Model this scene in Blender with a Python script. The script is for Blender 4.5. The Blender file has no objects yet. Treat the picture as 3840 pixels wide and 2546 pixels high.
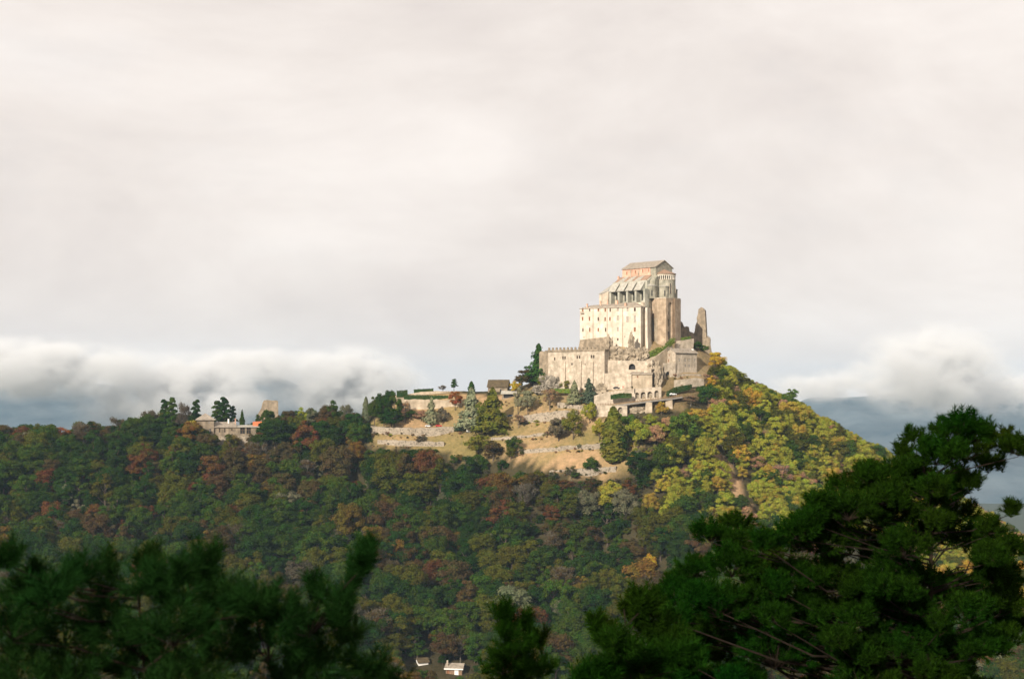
import bpy, math, random
import numpy as np
from mathutils import Vector, noise as mnoise

random.seed(7); RNG = np.random.default_rng(11)
R = math.radians
SC = bpy.context.scene
COL = SC.collection

# ------------------------------------------------------------------ camera
F = 5333.0; UC = 1920.0; VH = 1500.0          # focal length and horizon in photo pixels (3840 wide)
cam_d = bpy.data.cameras.new('camera'); cam = bpy.data.objects.new('camera', cam_d); COL.objects.link(cam)
cam.location = (0, 0, 0); cam.rotation_euler = (R(90), 0, 0)
cam_d.lens = 50.0; cam_d.sensor_width = 36.0
cam_d.shift_y = (VH - 1273.0) / 3840.0
cam_d.clip_start = 0.1; cam_d.clip_end = 60000
cam_d.dof.use_dof = True; cam_d.dof.focus_distance = 900; cam_d.dof.aperture_fstop = 3.4
SC.camera = cam

# ------------------------------------------------------------------ sun
SUN_AZ, SUN_EL = 29.0, 25.0                    # sun stands behind the camera, 29 deg to the left
SD = Vector((-math.sin(R(SUN_AZ)) * math.cos(R(SUN_EL)), -math.cos(R(SUN_AZ)) * math.cos(R(SUN_EL)), math.sin(R(SUN_EL))))
sun_d = bpy.data.lights.new('sun', 'SUN'); sun = bpy.data.objects.new('sun', sun_d); COL.objects.link(sun)
sun_d.energy = 5.0; sun_d.angle = R(0.55); sun_d.color = (1.0, 0.90, 0.77)
sun.rotation_euler = SD.to_track_quat('Z', 'Y').to_euler()
sun.location = SD * 3000

# ------------------------------------------------------------------ sky: pale overcast over a physical sky
W = bpy.data.worlds.new('World'); SC.world = W; W.use_nodes = True
wn, wl = W.node_tree.nodes, W.node_tree.links
wn.clear()
def wnode(t, **k):
    n = wn.new(t)
    for a, b in k.items(): setattr(n, a, b)
    return n
w_out = wnode('ShaderNodeOutputWorld')
w_bg1 = wnode('ShaderNodeBackground'); w_bg2 = wnode('ShaderNodeBackground'); w_mix = wnode('ShaderNodeMixShader')
w_sky = wnode('ShaderNodeTexSky'); w_sky.sky_type = 'NISHITA'; w_sky.sun_disc = False
w_sky.sun_elevation = R(SUN_EL); w_sky.sun_rotation = R(180 + SUN_AZ)
wl.new(w_sky.outputs[0], w_bg1.inputs[0]); w_bg1.inputs[1].default_value = 0.08
tc = wnode('ShaderNodeTexCoord')
mp = wnode('ShaderNodeMapping'); mp.inputs['Scale'].default_value = (1.0, 1.0, 2.3); mp.inputs['Rotation'].default_value = (0, R(16), 0)
wl.new(tc.outputs['Generated'], mp.inputs[0])
n1 = wnode('ShaderNodeTexNoise'); n1.inputs['Scale'].default_value = 3.6; n1.inputs['Detail'].default_value = 9; n1.inputs['Roughness'].default_value = 0.57; n1.inputs['Distortion'].default_value = 0.35
wl.new(mp.outputs[0], n1.inputs['Vector'])
cr = wnode('ShaderNodeValToRGB'); cr.color_ramp.elements[0].position = 0.33; cr.color_ramp.elements[1].position = 0.70
cr.color_ramp.elements[0].color = (0.64, 0.575, 0.54, 1); cr.color_ramp.elements[1].color = (0.85, 0.785, 0.735, 1)
e = cr.color_ramp.elements.new(0.5); e.color = (0.735, 0.668, 0.622, 1)
wl.new(n1.outputs['Fac'], cr.inputs[0]); wl.new(cr.outputs[0], w_bg2.inputs[0]); w_bg2.inputs[1].default_value = 1.0
mp2 = wnode('ShaderNodeMapping'); mp2.inputs['Scale'].default_value = (1.0, 1.0, 2.2); mp2.inputs['Location'].default_value = (3.1, 1.7, 0.4)
wl.new(tc.outputs['Generated'], mp2.inputs[0])
n2 = wnode('ShaderNodeTexNoise'); n2.inputs['Scale'].default_value = 7.0; n2.inputs['Detail'].default_value = 6; n2.inputs['Roughness'].default_value = 0.55
wl.new(mp2.outputs[0], n2.inputs['Vector'])
mr = wnode('ShaderNodeMapRange'); mr.inputs['From Min'].default_value = 0.25; mr.inputs['From Max'].default_value = 0.45
mr.inputs['To Min'].default_value = 0.93; mr.inputs['To Max'].default_value = 0.985
wl.new(n2.outputs['Fac'], mr.inputs['Value']); wl.new(mr.outputs[0], w_mix.inputs[0])
wl.new(w_bg1.outputs[0], w_mix.inputs[1]); wl.new(w_bg2.outputs[0], w_mix.inputs[2]); wl.new(w_mix.outputs[0], w_out.inputs['Surface'])

SC.view_settings.view_transform = 'Standard'; SC.view_settings.look = 'None'
SC.view_settings.exposure = 0.3; SC.view_settings.gamma = 1.0
SC.render.engine = 'CYCLES'
SC.cycles.use_denoising = True; SC.cycles.max_bounces = 4; SC.cycles.diffuse_bounces = 2
SC.cycles.transparent_max_bounces = 16; SC.cycles.volume_bounces = 2
SC.cycles.use_adaptive_sampling = True; SC.cycles.adaptive_threshold = 0.015
SC.cycles.volume_step_rate = 1.0

# ------------------------------------------------------------------ materials
MATS = {}
def new_mat(name):
    m = bpy.data.materials.new(name); m.use_nodes = True; m.node_tree.nodes.clear(); MATS[name] = m
    return m, m.node_tree.nodes, m.node_tree.links
def surf_mat(name, c1, c2, scale=0.4, rough=0.9, streak=None, bump=0.0, bscale=1.5, spec=0.15, c3=None):
    """mottled opaque surface: two or three colours through noise, optional vertical stain streaks, fine relief"""
    m, n, l = new_mat(name)
    out = n.new('ShaderNodeOutputMaterial'); p = n.new('ShaderNodeBsdfPrincipled'); l.new(p.outputs[0], out.inputs[0])
    p.inputs['Roughness'].default_value = rough; p.inputs['Specular IOR Level'].default_value = spec
    t = n.new('ShaderNodeTexCoord')
    no = n.new('ShaderNodeTexNoise'); no.inputs['Scale'].default_value = scale; no.inputs['Detail'].default_value = 8; no.inputs['Roughness'].default_value = 0.62
    l.new(t.outputs['Object'], no.inputs['Vector'])
    r = n.new('ShaderNodeValToRGB'); r.color_ramp.elements[0].position = 0.34; r.color_ramp.elements[1].position = 0.66
    r.color_ramp.elements[0].color = (*c1, 1); r.color_ramp.elements[1].color = (*c2, 1)
    if c3: e = r.color_ramp.elements.new(0.5); e.color = (*c3, 1)
    l.new(no.outputs['Fac'], r.inputs[0]); col = r.outputs[0]
    if streak:
        mpn = n.new('ShaderNodeMapping'); mpn.inputs['Scale'].default_value = (0.55, 0.55, 0.11)
        l.new(t.outputs['Object'], mpn.inputs[0])
        ns = n.new('ShaderNodeTexNoise'); ns.inputs['Scale'].default_value = 0.8; ns.inputs['Detail'].default_value = 6
        l.new(mpn.outputs[0], ns.inputs['Vector'])
        ms = n.new('ShaderNodeMapRange'); ms.inputs['From Min'].default_value = 0.46; ms.inputs['From Max'].default_value = 0.68
        ms.inputs['To Max'].default_value = 0.6
        l.new(ns.outputs['Fac'], ms.inputs['Value'])
        mx = n.new('ShaderNodeMix'); mx.data_type = 'RGBA'; l.new(ms.outputs[0], mx.inputs['Factor'])
        l.new(col, mx.inputs['A']); mx.inputs['B'].default_value = (*streak, 1); col = mx.outputs['Result']
    if name.startswith(('stone', 'plaster', 'pink')):   # broad patches of old render, lichen and repair
        n6 = n.new('ShaderNodeTexNoise'); n6.inputs['Scale'].default_value = 0.13; n6.inputs['Detail'].default_value = 5; n6.inputs['Roughness'].default_value = .7
        l.new(t.outputs['Object'], n6.inputs['Vector'])
        r6 = n.new('ShaderNodeValToRGB'); r6.color_ramp.elements[0].position = .36; r6.color_ramp.elements[1].position = .62
        r6.color_ramp.elements[0].color = (.72, .71, .68, 1); r6.color_ramp.elements[1].color = (1.04, 1.02, 1.0, 1)
        l.new(n6.outputs['Fac'], r6.inputs[0])
        x6 = n.new('ShaderNodeMix'); x6.data_type = 'RGBA'; x6.blend_type = 'MULTIPLY'; x6.inputs['Factor'].default_value = 1.0
        l.new(col, x6.inputs['A']); l.new(r6.outputs[0], x6.inputs['B']); col = x6.outputs['Result']
    l.new(col, p.inputs['Base Color'])
    if bump:
        nb = n.new('ShaderNodeTexNoise'); nb.inputs['Scale'].default_value = bscale; nb.inputs['Detail'].default_value = 6
        l.new(t.outputs['Object'], nb.inputs['Vector'])
        b = n.new('ShaderNodeBump'); b.inputs['Strength'].default_value = 0.9; b.inputs['Distance'].default_value = bump
        l.new(nb.outputs['Fac'], b.inputs['Height']); l.new(b.outputs[0], p.inputs['Normal'])
    return m
surf_mat('plaster', (0.58, 0.51, 0.42), (0.76, 0.69, 0.59), 0.22, 0.85, streak=(0.50, 0.42, 0.31), bump=0.03, bscale=3)
surf_mat('stone_tan', (0.36, 0.29, 0.21), (0.58, 0.49, 0.37), 0.30, 0.95, streak=(0.30, 0.25, 0.18), bump=0.12, bscale=1.2, c3=(0.48, 0.40, 0.30))
surf_mat('stone_pale', (0.38, 0.32, 0.25), (0.66, 0.575, 0.465), 0.45, 0.95, streak=(0.33, 0.275, 0.205), bump=0.12, bscale=1.2)
surf_mat('stone_grey', (0.27, 0.26, 0.21), (0.47, 0.44, 0.355), 0.42, 0.95, streak=(0.17, 0.17, 0.13), bump=0.12, bscale=1.4, c3=(0.37, 0.35, 0.28))
surf_mat('stone_green', (0.34, 0.345, 0.29), (0.52, 0.50, 0.42), 0.35, 0.95, streak=(0.26, 0.27, 0.22), bump=0.08, bscale=1.4)
surf_mat('stone_brown', (0.33, 0.25, 0.18), (0.60, 0.47, 0.345), 0.30, 0.95, streak=(0.23, 0.175, 0.12), bump=0.14, bscale=1.1, c3=(0.48, 0.37, 0.265))
surf_mat('stone_ruin', (0.20, 0.165, 0.12), (0.42, 0.34, 0.25), 0.40, 0.95, streak=(0.17, 0.14, 0.10), bump=0.2, bscale=1.0)
surf_mat('stone_dry', (0.13, 0.11, 0.082), (0.37, 0.315, 0.245), 0.9, 0.95, bump=0.3, bscale=0.9, c3=(0.36, 0.31, 0.245))
surf_mat('marble', (0.62, 0.57, 0.48), (0.78, 0.72, 0.62), 1.0, 0.7)
surf_mat('pink_plaster', (0.62, 0.35, 0.25), (0.74, 0.47, 0.35), 0.25, 0.9, streak=(0.52, 0.32, 0.24))
surf_mat('slate', (0.22, 0.185, 0.145), (0.37, 0.315, 0.25), 0.6, 0.8, bump=0.1, bscale=2.5)
surf_mat('slate_pale', (0.28, 0.265, 0.225), (0.47, 0.44, 0.375), 0.6, 0.85, bump=0.1, bscale=2.5)
surf_mat('tile_red', (0.24, 0.15, 0.10), (0.36, 0.245, 0.175), 0.8, 0.9, bump=0.1, bscale=2.5)
surf_mat('rock', (0.19, 0.155, 0.11), (0.46, 0.385, 0.285), 0.22, 0.95, bump=0.6, bscale=0.5, c3=(0.33, 0.27, 0.195))
surf_mat('rock_grey', (0.13, 0.115, 0.09), (0.33, 0.29, 0.23), 0.25, 0.95, bump=0.6, bscale=0.5)
surf_mat('shutter', (0.22, 0.09, 0.045), (0.32, 0.15, 0.08), 1.0, 0.6)
surf_mat('shutter_pale', (0.34, 0.29, 0.25), (0.44, 0.38, 0.32), 1.0, 0.6)
surf_mat('pane', (0.02, 0.02, 0.022), (0.045, 0.04, 0.035), 1.0, 0.2, spec=0.5)
surf_mat('timber', (0.16, 0.10, 0.06), (0.30, 0.20, 0.13), 1.5, 0.85)
surf_mat('thatch', (0.06, 0.045, 0.026), (0.13, 0.098, 0.055), 0.8, 0.95, bump=0.2, bscale=2.0)
surf_mat('white_paint', (0.74, 0.72, 0.68), (0.82, 0.80, 0.76), 0.6, 0.7)
surf_mat('grey_metal', (0.22, 0.22, 0.22), (0.30, 0.30, 0.30), 1.0, 0.5, spec=0.4)
surf_mat('red_paint', (0.50, 0.035, 0.03), (0.58, 0.05, 0.04), 1.0, 0.35, spec=0.5)
surf_mat('car_white', (0.74, 0.74, 0.74), (0.80, 0.80, 0.80), 1.0, 0.3, spec=0.5)
surf_mat('car_blue', (0.10, 0.16, 0.26), (0.13, 0.2, 0.31), 1.0, 0.3, spec=0.5)
surf_mat('car_dark', (0.03, 0.03, 0.035), (0.05, 0.05, 0.055), 1.0, 0.3, spec=0.5)
surf_mat('rubber', (0.02, 0.02, 0.02), (0.03, 0.03, 0.03), 1.0, 0.9)
surf_mat('cloth_red', (0.50, 0.05, 0.04), (0.58, 0.08, 0.06), 4.0, 0.9)
surf_mat('orange_mesh', (0.62, 0.16, 0.07), (0.72, 0.22, 0.10), 2.0, 0.8)
surf_mat('bark', (0.06, 0.045, 0.032), (0.13, 0.10, 0.075), 2.5, 0.95, bump=0.03, bscale=8)
surf_mat('bark_pine', (0.010, 0.008, 0.005), (0.026, 0.018, 0.012), 6.0, 0.95, bump=0.02, bscale=18)
surf_mat('bark_pale', (0.10, 0.085, 0.065), (0.17, 0.145, 0.11), 2.5, 0.95)
surf_mat('asphalt', (0.20, 0.18, 0.155), (0.30, 0.27, 0.235), 0.5, 0.95)
surf_mat('mountain', (0.035, 0.062, 0.085), (0.12, 0.15, 0.17), 0.0032, 1.0, bump=30, bscale=0.004)  # part of the blue haze and faint relief is put into this colour

def leaf_mat(name, fixed=None, spread=0.24, transl=0.32):
    """foliage: each crown's tint is a property of the tree; leaves differ one by one and by spray"""
    m, n, l = new_mat(name)
    out = n.new('ShaderNodeOutputMaterial')
    if fixed is None:
        at = n.new('ShaderNodeAttribute'); at.attribute_type = 'INSTANCER'; at.attribute_name = 'tint'; base = at.outputs['Color']
    else:
        rg = n.new('ShaderNodeRGB'); rg.outputs[0].default_value = (*fixed, 1); base = rg.outputs[0]
    g = n.new('ShaderNodeNewGeometry')
    t = n.new('ShaderNodeTexCoord')
    no = n.new('ShaderNodeTexNoise'); no.inputs['Scale'].default_value = 0.45; no.inputs['Detail'].default_value = 4
    l.new(t.outputs['Object'], no.inputs['Vector'])
    m1 = n.new('ShaderNodeMapRange'); m1.inputs['To Min'].default_value = 1 - spread; m1.inputs['To Max'].default_value = 1 + spread
    l.new(g.outputs['Random Per Island'], m1.inputs['Value'])
    hs = n.new('ShaderNodeHueSaturation'); l.new(base, hs.inputs['Color']); l.new(m1.outputs[0], hs.inputs['Value'])
    mh = n.new('ShaderNodeMapRange'); mh.inputs['From Min'].default_value = 0.3; mh.inputs['From Max'].default_value = 0.7
    mh.inputs['To Min'].default_value = 0.45; mh.inputs['To Max'].default_value = 0.53
    l.new(no.outputs['Fac'], mh.inputs['Value']); l.new(mh.outputs[0], hs.inputs['Hue'])
    d = n.new('ShaderNodeBsdfDiffuse'); l.new(hs.outputs[0], d.inputs[0])
    tr = n.new('ShaderNodeBsdfTranslucent'); l.new(hs.outputs[0], tr.inputs[0])
    mx = n.new('ShaderNodeMixShader'); mx.inputs[0].default_value = transl
    l.new(d.outputs[0], mx.inputs[1]); l.new(tr.outputs[0], mx.inputs[2]); l.new(mx.outputs[0], out.inputs[0])
    return m
leaf_mat('leaves')
leaf_mat('needles', (0.010, 0.033, 0.003), 0.6, 0.2)
leaf_mat('hedge', (0.045, 0.085, 0.022), 0.4, 0.2)
leaf_mat('ivy', (0.15, 0.22, 0.04), 0.4, 0.2)

def ground_mat():
    m, n, l = new_mat('ground')
    out = n.new('ShaderNodeOutputMaterial'); p = n.new('ShaderNodeBsdfPrincipled'); l.new(p.outputs[0], out.inputs[0])
    p.inputs['Roughness'].default_value = 1.0; p.inputs['Specular IOR Level'].default_value = 0.05
    at = n.new('ShaderNodeAttribute'); at.attribute_name = 'cover'
    t = n.new('ShaderNodeTexCoord')
    a = n.new('ShaderNodeTexNoise'); a.inputs['Scale'].default_value = 0.3; a.inputs['Detail'].default_value = 10; a.inputs['Roughness'].default_value = 0.78
    l.new(t.outputs['Object'], a.inputs['Vector'])
    r = n.new('ShaderNodeValToRGB'); r.color_ramp.elements[0].position = 0.3; r.color_ramp.elements[1].position = 0.7
    r.color_ramp.elements[0].color = (0.5, 0.56, 0.42, 1); r.color_ramp.elements[1].color = (1.4, 1.25, 1.1, 1)
    l.new(a.outputs['Fac'], r.inputs[0])
    mx = n.new('ShaderNodeMix'); mx.data_type = 'RGBA'; mx.blend_type = 'MULTIPLY'; mx.inputs['Factor'].default_value = 1.0
    l.new(at.outputs['Color'], mx.inputs['A']); l.new(r.outputs[0], mx.inputs['B']); l.new(mx.outputs['Result'], p.inputs['Base Color'])
    nb = n.new('ShaderNodeTexNoise'); nb.inputs['Scale'].default_value = 0.8; nb.inputs['Detail'].default_value = 5
    l.new(t.outputs['Object'], nb.inputs['Vector'])
    b = n.new('ShaderNodeBump'); b.inputs['Strength'].default_value = 1.0; b.inputs['Distance'].default_value = 0.4
    l.new(nb.outputs['Fac'], b.inputs['Height']); l.new(b.outputs[0], p.inputs['Normal'])
ground_mat()

# ------------------------------------------------------------------ mesh helpers
def rot2(x, y, a): return (x * math.cos(a) - y * math.sin(a), x * math.sin(a) + y * math.cos(a))
def at(u, v, Y): return Vector(((u - UC) / F * Y, Y, (VH - v) / F * Y))
def px(x, y, z): return (UC + x / y * F, VH - z / y * F)

class MB:
    def __init__(s): s.v = []; s.f = []
    def add(s, vs, fs):
        b = len(s.v); s.v += [tuple(p) for p in vs]; s.f += [tuple(i + b for i in q) for q in fs]; return s
    def box(s, x0, x1, y0, y1, z0, z1):
        return s.add([(x0, y0, z0), (x1, y0, z0), (x1, y1, z0), (x0, y1, z0), (x0, y0, z1), (x1, y0, z1), (x1, y1, z1), (x0, y1, z1)],
                     [(0, 3, 2, 1), (4, 5, 6, 7), (0, 1, 5, 4), (1, 2, 6, 5), (2, 3, 7, 6), (3, 0, 4, 7)])
    def prism(s, poly, z0, z1, top=True, skip=()):
        """vertical prism over a plan polygon (counter-clockwise); z0, z1 numbers or lists; skip leaves side faces out"""
        n = len(poly)
        a = z0 if hasattr(z0, '__len__') else [z0] * n; b = z1 if hasattr(z1, '__len__') else [z1] * n
        vs = [(p[0], p[1], a[i]) for i, p in enumerate(poly)] + [(p[0], p[1], b[i]) for i, p in enumerate(poly)]
        fs = [(i, (i + 1) % n, n + (i + 1) % n, n + i) for i in range(n) if i not in skip] + [tuple(range(n - 1, -1, -1))]
        if top: fs.append(tuple(range(n, 2 * n)))
        return s.add(vs, fs)
    def slab(s, pts, t):
        """thick plate: planar polygon pts (counter-clockwise from above) with thickness t downwards"""
        n = len(pts)
        vs = list(pts) + [(p[0], p[1], p[2] - t) for p in pts]
        return s.add(vs, [tuple(range(n)), tuple(range(2 * n - 1, n - 1, -1))] + [(i, n + i, n + (i + 1) % n, (i + 1) % n) for i in range(n)])
    def tube(s, pts, rad, n=6):
        pts = [Vector(p) for p in pts]; b = len(s.v)
        for i, p in enumerate(pts):
            d = (pts[min(i + 1, len(pts) - 1)] - pts[max(i - 1, 0)]).normalized()
            a = d.cross(Vector((0.31, 0.95, 0.11))).normalized(); c = d.cross(a)
            for k in range(n):
                an = 2 * math.pi * k / n; s.v.append(tuple(p + (a * math.cos(an) + c * math.sin(an)) * rad[i]))
        for i in range(len(pts) - 1):
            for k in range(n): s.f.append((b + i * n + k, b + i * n + (k + 1) % n, b + (i + 1) * n + (k + 1) % n, b + (i + 1) * n + k))
        s.f.append(tuple(b + (len(pts) - 1) * n + k for k in range(n)))
        return s
    def arc_wall(s, cx, cy, r, a0, a1, z0, z1, n=16, top=None):
        """curved wall of part of a cylinder; top = (apex x, apex y, apex z, overhang) adds a half-cone roof"""
        vs = []; fs = []
        for i in range(n + 1):
            a = a0 + (a1 - a0) * i / n
            vs += [(cx + r * math.cos(a), cy + r * math.sin(a), z0), (cx + r * math.cos(a), cy + r * math.sin(a), z1)]
        for i in range(n): fs.append((2 * i, 2 * i + 2, 2 * i + 3, 2 * i + 1))
        fs.append(tuple(2 * i + 1 for i in range(n + 1)))
        return s.add(vs, fs)
    def cone_roof(s, cx, cy, r, a0, a1, z0, ax, ay, z1, n=16):
        vs = [(ax, ay, z1)]; fs = []
        for i in range(n + 1):
            a = a0 + (a1 - a0) * i / n
            vs += [(cx + r * math.cos(a), cy + r * math.sin(a), z0), (cx + r * math.cos(a), cy + r * math.sin(a), z0 - 0.3)]
        for i in range(n):
            fs += [(0, 1 + 2 * i, 3 + 2 * i), (1 + 2 * i, 2 + 2 * i, 4 + 2 * i, 3 + 2 * i)]
        fs.append(tuple(2 + 2 * i for i in range(n, -1, -1)))
        return s.add(vs, fs)
    def wall(s, p0, p1, z0, z1, holes=(), depth=0.5):
        """wall face from p0 to p1 seen with p0 on the left; holes = (x, z, w, h, arched) cut through to reveals"""
        p0 = Vector((p0[0], p0[1], 0)); p1 = Vector((p1[0], p1[1], 0)); L = (p1 - p0).length
        ux = (p1 - p0) / L; inn = Vector((-ux.y, ux.x, 0))
        P = lambda x, z, d=0: tuple(p0 + ux * x + inn * d + Vector((0, 0, z)))
        xs = sorted({0.0, L, *[h[0] for h in holes], *[h[0] + h[2] for h in holes]})
        zs = sorted({z0, z1, *[h[1] for h in holes], *[h[1] + h[3] for h in holes]})
        for i in range(len(xs) - 1):
            for j in range(len(zs) - 1):
                cx, cz = (xs[i] + xs[i + 1]) / 2, (zs[j] + zs[j + 1]) / 2
                if any(h[0] < cx < h[0] + h[2] and h[1] < cz < h[1] + h[3] for h in holes): continue
                s.add([P(xs[i], zs[j]), P(xs[i + 1], zs[j]), P(xs[i + 1], zs[j + 1]), P(xs[i], zs[j + 1])], [(0, 1, 2, 3)])
        for h in holes:
            x, z, w, hh = h[:4]
            if len(h) > 4 and h[4]:
                r = w / 2; cz = z + hh - r
                arc = [(x + r - r * math.cos(math.pi * k / 10), cz + r * math.sin(math.pi * k / 10)) for k in range(11)]
                for k in range(5):
                    s.add([P(x, z + hh), P(*arc[k]), P(*arc[k + 1])], [(0, 1, 2)])
                    s.add([P(x + w, z + hh), P(*arc[5 + k]), P(*arc[6 + k])], [(0, 1, 2)])
                path = [(x, z)] + arc + [(x + w, z)]
            else: path = [(x, z), (x, z + hh), (x + w, z + hh), (x + w, z)]
            for k in range(len(path)):
                a, b = path[k], path[(k + 1) % len(path)]
                s.add([P(*a), P(*a, depth), P(*b, depth), P(*b)], [(0, 1, 2, 3)])
        return s
    def pane(s, p0, p1, h, d):
        p0 = Vector((p0[0], p0[1], 0)); p1 = Vector((p1[0], p1[1], 0)); L = (p1 - p0).length
        ux = (p1 - p0) / L; inn = Vector((-ux.y, ux.x, 0)); x, z, w, hh = h[:4]
        P = lambda X, Z, D: tuple(p0 + ux * X + inn * D + Vector((0, 0, Z)))
        s.add([P(x, z, d), P(x + w, z, d), P(x + w, z + hh, d), P(x, z + hh, d)], [(0, 1, 2, 3)])
        return s
    def bars(s, p0, p1, h, d, b):
        """sash bars of a window: one upright, one crossbar"""
        p0 = Vector((p0[0], p0[1], 0)); p1 = Vector((p1[0], p1[1], 0)); L = (p1 - p0).length
        ux = (p1 - p0) / L; inn = Vector((-ux.y, ux.x, 0)); x, z, w, hh = h[:4]
        P = lambda X, Z, D: tuple(p0 + ux * X + inn * D + Vector((0, 0, Z)))
        for (xa, xb, za, zb) in ((x + w / 2 - b, x + w / 2 + b, z, z + hh), (x, x + w, z + hh * .6 - b, z + hh * .6 + b)):
            s.add([P(xa, za, d), P(xb, za, d), P(xb, zb, d), P(xa, zb, d), P(xa, za, d + .06), P(xb, za, d + .06), P(xb, zb, d + .06), P(xa, zb, d + .06)],
                  [(0, 1, 2, 3), (0, 4, 5, 1), (1, 5, 6, 2), (2, 6, 7, 3), (3, 7, 4, 0)])
        return s
    def build(s, name, mat, parent=None, smooth=False, dz=None):
        me = bpy.data.meshes.new(name)
        z = (parent.get('zb', 0.0) if parent else 0.0) if dz is None else dz
        me.from_pydata([(p[0], p[1], p[2] - z) for p in s.v], [], s.f); me.update()
        me.materials.append(MATS[mat])
        if smooth: me.polygons.foreach_set('use_smooth', [True] * len(me.polygons))
        return link(name, me, parent, z)
def link(name, me, parent=None, z=0.0):
    o = bpy.data.objects.new(name, me); COL.objects.link(o)
    if parent is not None: o.parent = parent
    if 'zb' not in o: o['zb'] = 0.0
    o['zb'] = z
    return o
def tag(o, label, cat, group=None, kind=None):
    if label: o['label'] = label
    if cat: o['category'] = cat
    if group: o['group'] = group
    if kind: o['kind'] = kind
    return o
def thing(name, label, cat, loc, rz=0.0, group=None):
    o = bpy.data.objects.new(name, None); COL.objects.link(o)
    o.location = loc; o.rotation_euler = (0, 0, rz); o.empty_display_size = 1.0
    o['zb'] = loc[2]
    return tag(o, label, cat, group)
def np_mesh(name, V, Fq, mats, mi=None, smooth=False):
    """mesh from arrays: V (n,3), Fq (m,k)"""
    me = bpy.data.meshes.new(name); k = Fq.shape[1]; m = len(Fq)
    me.vertices.add(len(V)); me.vertices.foreach_set('co', np.asarray(V, dtype=np.float32).ravel())
    me.loops.add(m * k); me.loops.foreach_set('vertex_index', Fq.astype(np.int32).ravel())
    me.polygons.add(m); me.polygons.foreach_set('loop_start', np.arange(0, m * k, k, dtype=np.int32))
    if mi is not None: me.polygons.foreach_set('material_index', mi.astype(np.int32))
    for q in mats: me.materials.append(MATS[q])
    if smooth: me.polygons.foreach_set('use_smooth', np.ones(m, dtype=bool))
    me.update(calc_edges=True); me.validate()
    return me

# ------------------------------------------------------------------ terrain
CP = []
def cpx(*rows):
    for u, v, Y in rows: p = at(u, v, Y); CP.append(tuple(p))
# shaded front slope under the wood, row by row
for u in (-700, -200, 300, 800, 1300, 1800, 2250):
    cpx((u, 2600, 672), (u, 2546, 690), (u, 2300, 752), (u, 2050, 815))
    if u < 1500: cpx((u, 1840, 872))
cpx((1800, 1860, 850), (2100, 1850, 826), (2300, 1850, 820))
# crest on the left
cpx((-700, 1720, 940), (-300, 1705, 935), (0, 1690, 930), (300, 1672, 930), (600, 1652, 930), (780, 1662, 921), (900, 1655, 921), (960, 1650, 922), (1000, 1610, 940), (1150, 1612, 938), (1300, 1618, 930))
# road, garden terraces, meadow
cpx((1400, 1632, 898), (1550, 1636, 894), (1700, 1626, 892), (1450, 1606, 908), (1640, 1604, 905), (1500, 1680, 884), (1640, 1682, 880), (1400, 1580, 920),
    (1560, 1540, 917), (1560, 1498, 928), (1500, 1492, 934), (1560, 1480, 940), (1630, 1474, 942), (1700, 1469, 943), (1800, 1470, 941), (1900, 1460, 941), (1980, 1438, 938), (1700, 1528, 915), (1750, 1470, 932), (1680, 1466, 936), (1850, 1615, 885), (1950, 1492, 917), (1990, 1445, 921), (1930, 1545, 897),
    (1960, 1585, 882), (2100, 1582, 872), (2000, 1650, 866), (1900, 1705, 856), (2070, 1640, 858), (2250, 1690, 842), (2150, 1782, 828), (2280, 1775, 826), (2400, 1700, 832), (2350, 1620, 846))
# rock of the abbey
cpx((2060, 1470, 903), (2160, 1455, 896), (2268, 1478, 882), (2020, 1435, 912), (2300, 1350, 898), (2420, 1322, 902), (2175, 1330, 915), (2190, 1345, 938), (2140, 1370, 930), (2480, 1297, 909), (2552, 1282, 918),
    (2625, 1302, 925), (2660, 1320, 930), (2533, 1412, 887), (2617, 1412, 897), (2680, 1430, 905), (2400, 1452, 877), (2330, 1452, 878), (2480, 1445, 880), (2390, 1508, 868), (2480, 1500, 868),
    (2240, 1552, 862), (2540, 1512, 866), (2440, 1556, 856), (2300, 1596, 852), (2600, 1560, 862), (2580, 1450, 882), (2620, 1470, 885))
# right ridge and slope
cpx((2690, 1355, 935), (2840, 1478, 932), (3000, 1562, 926), (3170, 1652, 918), (3330, 1752, 908), (3600, 1925, 890), (3900, 2110, 870), (4300, 2330, 850),
    (2640, 1620, 855), (2900, 1700, 868), (2700, 1760, 836), (2800, 1900, 815), (3000, 2100, 785), (2600, 2200, 768), (3300, 2100, 815), (3600, 2300, 785), (2700, 2546, 700), (3300, 2546, 715), (3900, 2600, 730), (2500, 1950, 805), (3050, 1850, 860))
# far side falls away
for (x, y, z) in ((-450, 1020, -62), (-300, 1020, -60), (-150, 1020, -58), (-50, 1010, -45), (60, 1010, -10), (110, 1000, 0), (170, 1010, -25), (260, 1000, -75), (380, 990, -130),
                  (-450, 1150, -130), (-200, 1150, -125), (0, 1150, -110), (100, 1130, -90), (200, 1150, -120), (420, 1150, -180),
                  (-450, 560, -160), (-200, 560, -163), (0, 560, -165), (200, 560, -165), (450, 560, -170), (-650, 800, -80), (-650, 930, -40), (-650, 1100, -120), (600, 800, -130), (620, 930, -150), (650, 1100, -200), (-650, 600, -150), (650, 600, -170)):
    CP.append((x, y, z))
CP = np.array(CP); SCL = 100.0
def tps_fit(P, lam=0.015):
    X = P[:, :2] / SCL; n = len(X)
    d2 = ((X[:, None] - X[None]) ** 2).sum(-1); K = np.where(d2 > 0, 0.5 * d2 * np.log(d2 + 1e-12), 0) + lam * np.eye(n)
    Q = np.c_[np.ones(n), X]; A = np.block([[K, Q], [Q.T, np.zeros((3, 3))]])
    return X, np.linalg.solve(A, np.r_[P[:, 2], 0, 0, 0])
TX, TW = tps_fit(CP)
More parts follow.
